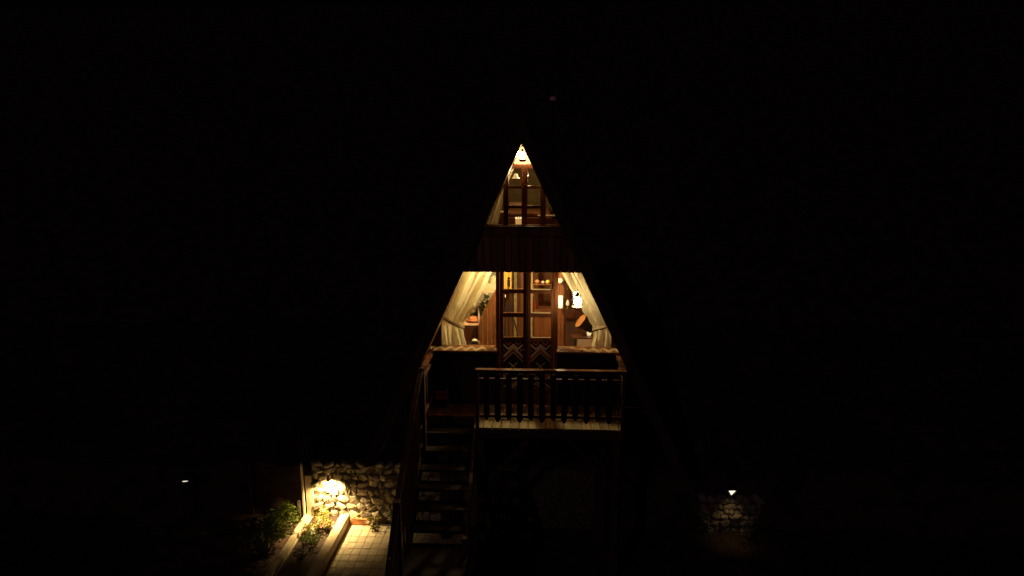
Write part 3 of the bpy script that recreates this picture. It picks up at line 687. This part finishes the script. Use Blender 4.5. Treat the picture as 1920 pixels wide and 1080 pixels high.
# ================================================================ CURTAINS
def curtain(rowsL, name, label, Y, tie, seed, side):
    rnd = random.Random(seed); NU, NV = 90, 60; ph = [rnd.uniform(0, 6.28) for _ in range(6)]
    t = thing(name, tuple(P((rowsL[-1][1] + rowsL[-1][2])/2, rowsL[-1][0], Y)), label, 'curtain', 'tied-back curtains')
    m = MB(); vs = []
    ys = [rowsL[0][0] + (rowsL[-1][0] - rowsL[0][0]) * j/NV for j in range(NV+1)]
    for yy in ys:
        for a, b in zip(rowsL[:-1], rowsL[1:]):
            if a[0] <= yy <= b[0]: break
        f = (yy - a[0]) / (b[0] - a[0]); f = f*f*(3-2*f) if abs(yy - tie[4]) < 40 else f
        l = a[1] + (b[1]-a[1])*f; r = a[2] + (b[2]-a[2])*f
        pinch = math.exp(-((yy - tie[4]) / 16)**2)
        for i in range(NU+1):
            u = i/NU; px = l + (r-l)*u; p = P(px, yy, Y)
            amp = (.022 if side < 0 else .014)*(1 - .72*pinch)
            d = amp*(.75*sin(u*23 + ph[0] + .9*sin(yy*.025 + ph[3])) + .22*sin(u*47 + ph[1] + yy*.01) + .9*sin(u*11 + ph[2] + yy*.018))
            # swag folds falling from the outer top towards the tie
            d += .012*(1-pinch)*sin((u*13 - (yy-500)*.045*(1 if side < 0 else -1)) + ph[4])
            d -= .03*pinch
            x = p.x; lo, hi = inL(p.z) + .016, inR(p.z) - .016
            vs.append((max(lo, min(hi, x)), Y + d, p.z))
    n = NU+1
    m.add(vs, [(j*n+i, (j+1)*n+i, (j+1)*n+i+1, j*n+i+1) for j in range(NV) for i in range(NU)]); m.smooth = True
    m.build('cloth', 'curtain', t)
    if not tie[0]: return t
    (ax, ay), (bx, by) = tie[0], tie[1]; tm = MB(); tv = []; N = 16
    for i in range(N+1):
        u = i/N; px = ax + (bx-ax)*u; py = ay + (by-ay)*u + 3.0*sin(pi*u)*(1 if side < 0 else .6)
        c = P(px, py, Y - .075 - .02*sin(pi*u)); hgt = .030
        tv += [c + Vector((0, 0, hgt)), c + Vector((0, -.012, 0)), c - Vector((0, 0, hgt))]
    tm.add(tv, [(i*3+k, i*3+k+1, (i+1)*3+k+1, (i+1)*3+k) for i in range(N) for k in (0, 1)]); tm.smooth = True
    tm.build('tie_band', 'tie', t)
    q0, q1 = P(rowsL[0][1], rowsL[0][0] - 2, Y), P(rowsL[0][2], rowsL[0][0] - 2, Y)
    MB().tube([(max(q0.x - .04, inL(q0.z) + .02), Y, q0.z), (min(q1.x + .04, inR(q1.z) - .02), Y, q1.z)], .010, 8).build('curtain_rod', 'brass', t)
    return t
YC = 1.10
curtain([(490, 873, 934), (512, 864, 921), (540, 851, 908), (570, 839, 893), (590, 830, 880), (603, 828, 871), (612, 828, 868), (625, 828, 870), (651, 829, 876)],
        'curtain', 'cream sheer curtain tied back at the left front window', YC, [(826, 592), (871, 615), 0, 0, 606], 2, -1)
curtain([(490, 1041, 1084), (512, 1053, 1095), (550, 1074, 1114), (580, 1091, 1131), (600, 1104, 1142), (612, 1111, 1147), (625, 1112, 1148), (651, 1108, 1147)],
        'curtain', 'bright cream curtain tied back behind the hanging lantern', YC, [(1110, 619), (1150, 606), 0, 0, 613], 5, 1)

curtain([(335, 943, 945), (350, 938, 944), (380, 924, 942), (400, 915, 938), (421, 906, 934)],
        'curtain', 'small ochre sheer curtain in the left corner of the loft window', .97, [0, 0, 0, 0, 300], 8, -1)
# ================================================================ LANTERNS
def lantern(loc, s, glow, label, cord):
    t = thing('hanging_lantern', loc, label, 'lantern', 'hanging storm lanterns'); L = Vector(loc)
    MB().lathe([(.0, -.115*s), (.046*s, -.112*s), (.056*s, -.100*s), (.062*s, -.082*s), (.080*s, -.070*s), (.078*s, -.066*s), (.0, -.066*s)], L, 18).build('fuel_tank', 'brass', t)
    MB().lathe([(.024*s, -.064*s), (.036*s, -.045*s), (.046*s, -.010*s), (.043*s, .028*s), (.030*s, .056*s)], L, 18).build('globe', glow, t)
    MB().lathe([(.030*s, .058*s), (.040*s, .064*s), (.036*s, .078*s), (.020*s, .084*s), (.018*s, .104*s), (.026*s, .110*s), (.0, .122*s)], L, 18).build('top_cap', 'black', t)
    w = MB()
    for a in (0, pi):
        w.tube([L + Vector((cos(a)*r*s, 0, z*s)) for r, z in ((.058, -.09), (.068, -.07), (.068, .03), (.050, .085), (.022, .098))], .0035*s, 6)
    w.build('frame_wire', 'black', t)
    MB().tube([L + Vector((.048*s*cos(a), 0, .10*s + .055*s*sin(a))) for a in [pi*k/10 for k in range(11)]], .002*s, 5).build('bail', 'metal', t)
    MB().tube([L + Vector((0, 0, .155*s)), L + Vector((0, 0, cord))], .003, 5).build('cord', 'black', t)
    return t
lu = P(979.5, 291.5, .62); ll = P(1083, 565, .72)
lantern(tuple(lu), .78, 'glow_up', 'glowing storm lantern hanging in the very peak of the gable', .05 + .13)
lantern(tuple(ll), 1.12, 'glow_low', 'glowing storm lantern hanging outside the right front window', 5.11 - ll.z)
# ================================================================ INSIDE THE CABIN
rl = thing('room_lamp', (-.12, 1.32, 4.98), 'round ceiling lamp just inside the double doors, lighting the room', 'lamp')
MB().lathe([(.0, 0), (.05, .0), (.05, .02), (.0, .02)], (-.12, 1.32, 5.098), 16).build('ceiling_rose', 'white', rl)
MB().lathe([(.03, 0), (.03, .03), (.015, .05), (.0, .05)], (-.12, 1.32, 5.045), 14).build('socket', 'white', rl)
point('bulb_light', (-.12, 1.32, 4.96), P_ROOM, rl, .05)
lp = thing('loft_lamp', (.035, 1.5, 6.0), 'small bulb high under the roof inside the loft', 'lamp')
MB().lathe([(.0, -.03), (.02, -.02), (.022, .0), (.012, .025), (.0, .03)], (.035, 1.5, 6.05), 12).build('bulb', 'hat_glow', lp)
point('bulb_light', (.035, 1.5, 5.98), P_LOFT, lp, .05, (1, .66, .3))

def lathe_thing(name, loc, prof, m, label, cat, part, n=16):
    t = thing(name, loc, label, cat); MB().lathe(prof, loc, n).build(part, m, t); return t
# counter on the left
YK = 1.9
ctop = Z(609.5, YK); ck0, ck1 = X(835, 620, YK), X(896.5, 620, YK)
ct = thing('kitchen_counter', ((ck0+ck1)/2, YK + .25, 2.51), 'dark red counter with a pale worktop behind the left curtain', 'counter')
MB().box(ck0, ck1, YK + .02, YK + .55, 2.515, ctop - .03).build('cabinet', 'frame', ct, .003)
MB().box(ck0 - .01, ck1 + .012, YK, YK + .57, ctop - .028, ctop).build('worktop', 'pinkwall', ct, .004)
for i in range(3):
    a = ck0 + .02 + i*(ck1-ck0-.04)/3; MB().box(a + .004, a + (ck1-ck0-.04)/3 - .004, YK + .004, YK + .019, 2.58, ctop - .05).build('cabinet_door', 'redcarve' if 0 else 'frame', ct, .003)
p = P(888, 604, 2.05)
d = thing('oval_dish', (p.x, 2.05, ctop), 'salmon coloured oval dish on the counter', 'dish')
MB().lathe([(.0, 0), (.05, .002), (.11, .028), (.125, .045), (.12, .05), (.10, .04), (.0, .03)], (p.x, 2.08, ctop + .001), 22).build('bowl', 'plate', d)
MB().lathe([(.0, .03), (.09, .042), (.08, .08), (.04, .10), (.0, .105)], (p.x, 2.08, ctop + .001), 18).build('bread', 'plate', d)
pb = P(897.5, 603, 2.0)
lathe_thing('slim_bottle', (pb.x, 2.02, ctop), [(.0, 0), (.014, .002), (.014, .16), (.007, .20), (.007, .25), (.0, .255)], 'white', 'slim cream bottle in front of the flowers on the counter', 'bottle', 'bottle_glass')
pb = P(904, 600, 2.3)
lathe_thing('pillar_candle', (pb.x, 2.35, ctop), [(.0, 0), (.022, .002), (.022, .11), (.019, .15), (.015, .2), (.0, .205)], 'white', 'cream candle beside the orange partition', 'candle', 'candle_wax')
pv = P(899, 603, 2.3)
fl = thing('flower_vase', (pv.x - .06, 2.32, ctop), 'vase of dark green leaves with small white flowers on the counter', 'flowers')
MB().lathe([(.0, 0), (.04, .002), (.055, .06), (.035, .13), (.045, .16), (.03, .16), (.0, .15)], (pv.x - .06, 2.32, ctop + .001), 16).build('vase', 'black', fl)
rnd = random.Random(77); lf = MB(); stm = MB()
for px, py, rr in ((897, 590, .07), (905, 572, .08), (909, 566, .08), (903, 580, .09), (912, 556, .055), (915, 575, .06), (888, 590, .06), (918, 566, .05)):
    c = P(px, py, 2.3); stm.tube([(pv.x - .06, 2.32, ctop + .12), c], [.004, .003], 5); leaves(lf, c, rr, 46, .06, rnd)
stm.build('stem', 'stem', fl); lf.build('foliage', 'leaf_dark', fl)
for px, py in ((901, 566), (909, 566), (910, 573), (890, 584), (887, 586), (905, 561), (913, 552)):
    f = MB(); flower(f, P(px, py, 2.22), .035, rnd); f.build('flower', 'petal_white', fl)
# slanted wooden partition
YP = 1.75
dv = thing('wooden_partition', (X(915, 620, YP), YP, 2.51), 'orange-brown wooden partition with a slanting top edge beside the left door', 'partition')
edges = [(896.5, 612), (905, 588), (914, 570), (922, 556), (931, 541), (940, 530)]
for (a, ya_), (b, yb_) in zip(edges[:-1], edges[1:]):
    x0, x1 = X(a, 600, YP) + .003, X(b, 600, YP) - .003
    MB().prism([(x0, 2.512), (x1, 2.512), (x1, P(b, yb_, YP).z), (x0, P(a, ya_, YP).z)], YP, YP + .035).build('plank', 'orange', dv, .003)
# hanging grey-green shade
pg = P(926, 515, 1.8)
gs = thing('pendant_lamp', tuple(pg), 'grey-green hanging lamp shade at the top right of the left window', 'lamp')
MB().lathe([(.10, -.055), (.098, -.05), (.075, .02), (.035, .06), (.0, .07)], (pg.x, 1.8, P(926, 524, 1.8).z), 18).build('shade', 'greyshade', gs)
MB().tube([(pg.x, 1.8, pg.z), (pg.x, 1.8, 5.115)], .004, 5).build('cord', 'black', gs)
# pale wall board, bright behind the flowers
pa, pb_ = P(906, 549, 2.6), P(931, 524, 2.6)
wb = thing('pale_blind', ((pa.x+pb_.x)/2, 2.6, pa.z), 'bright cream blind behind the white flowers', 'blind')
nsl = 7
for k in range(nsl):
    h = (pb_.z - pa.z)/nsl
    MB().box(pa.x, pb_.x + .04, 2.6, 2.612, pa.z + k*h + .003, pa.z + (k+1)*h).build('slat', 'plaster', wb)
MB().box(pa.x - .01, pb_.x + .05, 2.598, 2.62, pb_.z + .001, pb_.z + .03).build('head_rail', 'plaster', wb)
# kettle on the floor
pk = P(890, 639, 1.62)
kt = thing('small_kettle', (pk.x, 1.62, pk.z - .05), 'small black pot with a white lid below the counter', 'pot')
stl = thing('low_stool', (pk.x, 1.62, 2.51), 'low dark stool carrying the small black pot', 'stool')
MB().lathe([(.0, 0), (.11, 0), (.115, .015), (.11, .03), (.0, .03)], (pk.x, 1.62, pk.z - .082), 16).build('seat', 'frame', stl)
for sx in (-1, 1):
    for sy in (-1, 1): MB().bar((pk.x + sx*.06, 1.62 + sy*.06, pk.z - .083), (pk.x + sx*.09, 1.62 + sy*.09, 2.512), .02, .02, (0, 1, 0)).build('leg', 'frame', stl)
MB().lathe([(.0, 0), (.05, .002), (.06, .03), (.05, .06), (.0, .06)], (pk.x, 1.62, pk.z - .051), 16).build('body', 'black', kt)
MB().lathe([(.0, .061), (.048, .062), (.03, .078), (.008, .085), (.0, .095)], (pk.x, 1.62, pk.z - .051), 16).build('lid', 'white', kt)
MB().tube([(pk.x + .05, 1.6, pk.z - .01), (pk.x + .075, 1.6, pk.z), (pk.x + .075, 1.6, pk.z - .04)], .006, 6).build('handle', 'white', kt)

# behind the left door
ph_ = P(953, 520, 2.9)
wh = thing('wall_hanging', (ph_.x, 2.9, 4.0), 'golden cloth hanging behind the top pane of the left door', 'wall hanging')
a, b = X(945, 530, 2.9), X(959.5, 530, 2.9); vs = []; N = 24
for j in range(2):
    for i in range(N+1): vs.append((a + (b-a)*i/N, 2.9 + .012*sin(i*1.9), (4.7, P(950, 541.5, 2.9).z)[j]))
cm = MB(); cm.add(vs, [(i, i+N+1, i+N+2, i+1) for i in range(N)]); cm.smooth = True; cm.build('cloth', 'fruit', wh)
MB().tube([(a - .03, 2.9, 4.71), (b + .03, 2.9, 4.71)], .012, 8).build('rod', 'brass', wh)
pf = P(954, 528, 2.8)
fg = thing('hanging_figure', tuple(pf), 'small dark carved figure in front of the golden cloth', 'ornament')
MB().lathe([(.0, -.09), (.02, -.085), (.028, -.05), (.020, .0), (.030, .02), (.012, .035), (.022, .05), (.024, .07), (.010, .085), (.0, .09)], tuple(pf), 12).build('body', 'black', fg)
MB().tube([(pf.x, 2.8, pf.z + .085), (pf.x, 2.8, 5.11)], .003, 4).build('string', 'black', fg)
for px, lab in ((966.5, 'pale wooden pole standing behind the left door'), (979, 'second pale pole at the right edge of the left door')):
    a = P(px, 560, 3.1); pp = thing('wooden_pole', (a.x, 3.1, 2.51), lab, 'pole')
    MB().box(a.x - .028, a.x + .028, 3.08, 3.12, 2.512, 5.11).build('shaft', 'deck' if px < 970 else 'orange', pp, .004)
ez = thing('easel', (X(955, 600, 2.2), 2.2, 2.51), 'dark three-legged easel behind the lower panes of the left door', 'easel')
for a, b in (((950, 565), (945, 640)), ((952, 565), (955, 642)), ((954, 568), (975, 640))):
    u, v = P(*a, 2.2), P(*b, 2.2); k = (2.512 - u.z)/(v.z - u.z); MB().bar(u, u + (v-u)*k, .022, .022, (0, 1, 0)).build('leg', 'black', ez)
u = P(943, 590, 2.18); v = P(962, 590, 2.18); MB().bar(u, v, .02, .03).build('crossbar', 'black', ez)
u = P(947, 562, 2.15); lathe_thing('small_candle', tuple(P(947.5, 557.5, 2.19)), [(.0, 0), (.009, 0), (.009, .04), (.0, .05)], 'white', 'tiny white candle seen in the middle pane of the left door', 'candle', 'candle_wax', 10)
# behind the right door
YS = 2.7
sh = thing('wall_shelf', (X(1012, 533, YS), YS, Z(533, YS)), 'wooden shelf with small bowls behind the top pane of the right door', 'shelf')
MB().box(X(997, 533, YS), X(1036, 533, YS), YS, YS + .22, Z(532.5, YS) - .02, Z(532.5, YS)).build('board', 'orange', sh, .003)
for px in (1000, 1033): MB().box(X(px, 533, YS) - .01, X(px, 533, YS) + .01, YS + .02, YS + .2, Z(532.5, YS) - .22, Z(532.5, YS) - .021).build('bracket', 'orange', sh)
MB().box(X(994.5, 533, YS), X(999, 533, YS), YS - .01, YS + .24, 2.512, 5.11).build('upright', 'dullwall', sh, .003)
MB().box(X(1031, 533, YS)+.03, X(1034, 533, YS)+.03, YS + .22, YS + .25, 2.512, 5.11).build('upright', 'orange', sh, .003)
for k, (px, r, mt, lab) in enumerate(((1007, .042, 'plate', 'salmon bowl at the left of the wall shelf'), (1018, .030, 'white', 'small pale bowl in the middle of the wall shelf'), (1027, .040, 'fruit', 'yellow bowl at the right of the wall shelf'))):
    lathe_thing('small_bowl', (X(px, 530, YS), YS + .06, Z(532.5, YS) + .001), [(.0, 0), (r*.5, 0), (r, r*.7), (r*.95, r*1.2), (r*.55, r*1.6), (.0, r*1.7)], mt, lab, 'bowl', 'bowl_body')
cb = thing('side_cabinet', (X(1015, 620, 2.75), 2.85, 2.51), 'tall brown cabinet behind the lower panes of the right door', 'cabinet')
x0, x1 = X(999.5, 600, 2.75) + .01, X(1040, 600, 2.75)
zt_ = Z(581, 2.75)
MB().box(x0, x1, 2.76, 3.1, 2.512, zt_).build('carcass', 'orange', cb, .004)
for k in range(2): MB().box(x0 + .01 + k*(x1-x0)/2, x0 - .01 + (k+1)*(x1-x0)/2, 2.745, 2.759, 2.55, zt_ - .03).build('cabinet_door', 'orange', cb, .004)
lathe_thing('red_bottle', (X(1003, 575, 2.8), 2.82, zt_ + .001), [(.0, 0), (.026, 0), (.028, .09), (.010, .13), (.010, .16), (.0, .165)], 'redglass', 'dark red bottle on the cabinet behind the right door', 'bottle', 'bottle_glass')
# right side of the room
YR = 2.3
co = thing('room_column', (X(1052, 580, 2.0), 2.0, 2.51), 'brown wooden column just right of the right door', 'column')
MB().box(X(1045.5, 580, 2.0), X(1057.5, 580, 2.0), 2.0, 2.12, 2.512, 5.11).build('shaft', 'wood', co, .004)
pt = P(1051.2, 566, 1.93)
tl = thing('tube_lamp', tuple(pt), 'upright glowing tubular wall lamp on the wooden column', 'lamp')
MB().lathe([(.0, -.105), (.034, -.103), (.036, -.098), (.036, .098), (.034, .103), (.0, .105)], tuple(pt), 16).build('shade', 'tube_glow', tl)
MB().box(pt.x - .012, pt.x + .012, 1.95, 1.999, pt.z - .02, pt.z + .02).build('bracket', 'metal', tl)
point('bulb_light', (pt.x, 1.86, pt.z), 1.2, tl, .03)
pd = P(1050, 526, 1.96)
ds = thing('wall_plate', tuple(pd), 'small white plate above the tubular lamp', 'plate')
MB().lathe([(.0, -.01), (.035, -.008), (.042, .0), (.0, .004)], tuple(pd), 16, Matrix.Rotation(radians(70), 3, 'X')).build('dish', 'white', ds)
# dark cabinet with a pear-shaped lamp
YB = 2.6
zc = Z(580, YB); x0, x1 = X(1058, 590, YB), X(1100, 590, YB)
sb = thing('sideboard', ((x0+x1)/2, YB + .15, Z(596, YB)), 'dark wall sideboard behind the hanging lantern', 'sideboard')
MB().box(x0, x1, YB, YB + .3, Z(597, YB), zc).build('body', 'frame', sb, .004)
for k in range(2): MB().box(x0 + .01 + k*(x1-x0)/2, x0 - .01 + (k+1)*(x1-x0)/2, YB - .014, YB - .001, Z(595.5, YB), zc - .02).build('drawer_front', 'frame', sb, .003)
MB().box(x0 + .0, x0 + .04, YB + .02, YB + .28, 2.512, Z(597, YB)).build('side_panel', 'frame', sb)
pp_ = P(1064.5, 566, YB + .1)
bl = thing('pear_lamp', (pp_.x, YB + .12, zc), 'pale pear-shaped table lamp between column and hanging lantern', 'lamp')
MB().lathe([(.0, 0), (.03, .002), (.012, .02), (.012, .04), (.0, .04)], (pp_.x, YB + .12, zc + .001), 12).build('foot', 'brass', bl)
MB().lathe([(.0, .042), (.028, .055), (.036, .085), (.026, .12), (.010, .15), (.0, .165)], (pp_.x, YB + .12, zc + .001), 14).build('globe', 'hat_glow', bl)
MB().tube([(pp_.x, YB + .12, zc + .17), (pp_.x - .01, YB + .12, zc + .36)], .004, 5).build('stem', 'metal', bl)
MB().lathe([(.0, 0), (.02, .005), (.0, .03)], (pp_.x - .01, YB + .12, zc + .34), 10).build('finial', 'brass', bl)
# pale side screen
ps = thing('low_screen', (X(1075, 630, 2.75), 2.75, 2.51), 'plain pinkish low screen behind the drum', 'screen')
MB().box(X(1062, 620, 2.95), X(1125, 620, 2.95), 2.95, 2.98, 2.512, Z(597.5, 2.95)).build('screen_panel', 'pinkwall', ps)
# bench with drum and pot
YT = 1.75
tz = Z(633, YT); x0, x1 = X(1073, 635, YT), X(1125, 635, YT)
bn = thing('low_bench', ((x0+x1)/2, YT + .15, 2.51), 'low dark bench with splayed legs inside the right window', 'bench')
MB().box(x0, x1, YT + .04, YT + .26, tz - .025, tz).build('seat', 'frame', bn, .004)
for xx, dx in ((x0 + .07, -.07), (x1 - .07, .07)):
    for yy in (YT + .04, YT + .26): MB().bar((xx, yy, tz - .026), (xx + dx, yy, 2.512), .03, .03, (0, 1, 0)).build('leg', 'black', bn)
dc = P(1089, 602, 1.9); Rm = Vector((0, 0, 1)).rotation_difference(Vector((-.78, -.14, .61)).normalized()).to_matrix()
dr = thing('hand_drum', (dc.x, 1.9, tz), 'tilted dark drum with an orange wooden face on the bench', 'drum')
MB().lathe([(.0, -.26), (.07, -.25), (.08, -.20), (.095, -.10), (.118, -.03), (.12, -.004), (.0, -.004)], tuple(dc), 22, Rm).build('shell', 'black', dr)
MB().lathe([(.0, -.003), (.126, -.003), (.13, .004), (.126, .012), (.112, .012), (.0, .010)], tuple(dc), 22, Rm).build('drum_face', 'drumskin', dr)
MB().lathe([(.0, 0), (.012, .0), (.012, .016), (.0, .018)], tuple(dc), 8, Rm).build('face_knob', 'redcarve', dr)
pw_ = P(1105.5, 617, 1.85)
nb = thing('candle_jar', (pw_.x, 1.95, tz), 'small bright candle jar on the bench against the right curtain', 'candle')
MB().lathe([(.0, 0), (.03, .001), (.04, .04), (.032, .10), (.036, .135), (.028, .135), (.0, .12)], (pw_.x, 1.95, tz + .001), 14).build('jar_body', 'bulb_glow', nb)
MB().tube([(pw_.x + .034, 1.95, tz + .11), (pw_.x + .06, 1.95, tz + .08), (pw_.x + .038, 1.95, tz + .04)], .005, 6).build('handle', 'white', nb)
pq = P(1094, 646, 1.5)
po = thing('iron_pot', (pq.x, 1.95, 2.51), 'round black iron pot under the low bench', 'pot')
MB().lathe([(.0, 0), (.09, .003), (.14, .08), (.145, .16), (.12, .24), (.13, .26), (.11, .26), (.0, .25)], (X(1096, 646, 1.95), 1.92, 2.62), 22).build('pot_body', 'black', po)
for a in (0, 2.1, 4.2): MB().tube([(X(1096, 646, 1.95) + .07*cos(a), 1.92 + .07*sin(a), 2.64), (X(1096, 646, 1.95) + .09*cos(a), 1.92 + .09*sin(a), 2.512)], .012, 6).build('foot', 'black', po)
MB().lathe([(.0, .262), (.12, .264), (.08, .29), (.02, .30), (.02, .33), (.0, .335)], (X(1096, 646, 1.95), 1.92, 2.62), 20).build('lid', 'black', po)

# ---- loft things
YL = 1.9
ph2 = P(967, 331, 1.5)
hl = thing('hat_lamp', tuple(ph2), 'dim hat-shaped lamp in the top left pane of the loft window', 'lamp')
MB().lathe([(.06, -.03), (.066, -.026), (.036, .0), (.030, .035), (.02, .045), (.0, .048)], tuple(ph2), 18).build('shade', 'hat_glow', hl)
MB().tube([(ph2.x, 1.5, ph2.z + .045), (ph2.x, 1.5, AZ - .12 - abs(ph2.x - AX)/SL)], .004, 5).build('cord', 'black', hl)
pc = P(972.5, 414, 1.2)
cb2 = thing('candle_basket', (pc.x, 1.2, 5.245), 'glowing crown-shaped candle basket in the loft', 'candle holder')
zz = pc.z
MB().box(pc.x - .10, pc.x + .10, 1.1, 1.3, 5.243, zz - .075).build('stand', 'frame', cb2)
MB().lathe([(.0, -.07), (.045, -.07), (.052, .035), (.048, .035), (.0, .03)], (pc.x, 1.2, zz), 16).build('basket', 'candle_glow', cb2)
for k in range(8):
    a = 2*pi*k/8; MB().lathe([(.0, .036), (.009, .038), (.011, .048), (.0, .06)], (pc.x + .045*cos(a), 1.2 + .045*sin(a), zz), 8).build('bead', 'bulb_glow', cb2)
bd = thing('loft_bed', (.1, 2.0, 5.245), 'low reddish bed with a dark cover filling the loft', 'bed')
MB().box(-.40, .42, 1.5, 2.75, 5.243, 5.38).build('bed_frame', 'orange', bd, .01)
MB().box(-.38, .40, 1.52, 2.74, 5.382, 5.46).build('mattress', 'wood', bd, .03)
MB().box(-.30, .02, 2.45, 2.72, 5.462, 5.54).build('pillow', 'pinkwall', bd, .03)
ls = thing('loft_shelf', (.33, 1.35, 5.5), 'narrow shelf with a pale edge at the right side of the loft window', 'shelf')
a, b = P(1008, 404.5, 1.35), P(1041, 402.5, 1.35)
MB().box(a.x, min(b.x, inR(a.z) - .03), 1.35, 1.47, a.z - .012, a.z + .004).build('board', 'plaster', ls, .002)
MB().box(a.x + .02, a.x + .04, 1.37, 1.45, 5.243, a.z - .013).build('leg', 'orange', ls)
ls2 = thing('loft_chest', (-.44, 1.35, 5.245), 'dark chest with a pale lid edge in the left corner of the loft', 'chest')
a, b = P(933, 398, 1.35), P(946, 398, 1.35)
MB().box(a.x, b.x + .06, 1.35, 1.6, 5.243, a.z - .01).build('chest_body', 'orange', ls2, .004)
MB().box(a.x - .005, b.x + .065, 1.345, 1.605, a.z - .008, a.z + .002).build('lid', 'pinkwall', ls2, .002)

# faint red beacon far behind the cabin
rb = P(1037, 185, 14)
mast = thing('beacon_mast', (rb.x, 14, gh(rb.x, 14)), 'thin mast with a barely visible red lamp behind the cabin peak', 'mast')
MB().tube([(rb.x, 14, gh(rb.x, 14) - .1), (rb.x, 14, rb.z - .1)], [.06, .03], 8).build('pole', 'metal', mast)
MB().lathe([(.0, -.07), (.1, -.06), (.11, .0), (.1, .06), (.0, .07)], tuple(rb), 12).build('lamp', 'red_glow', mast)
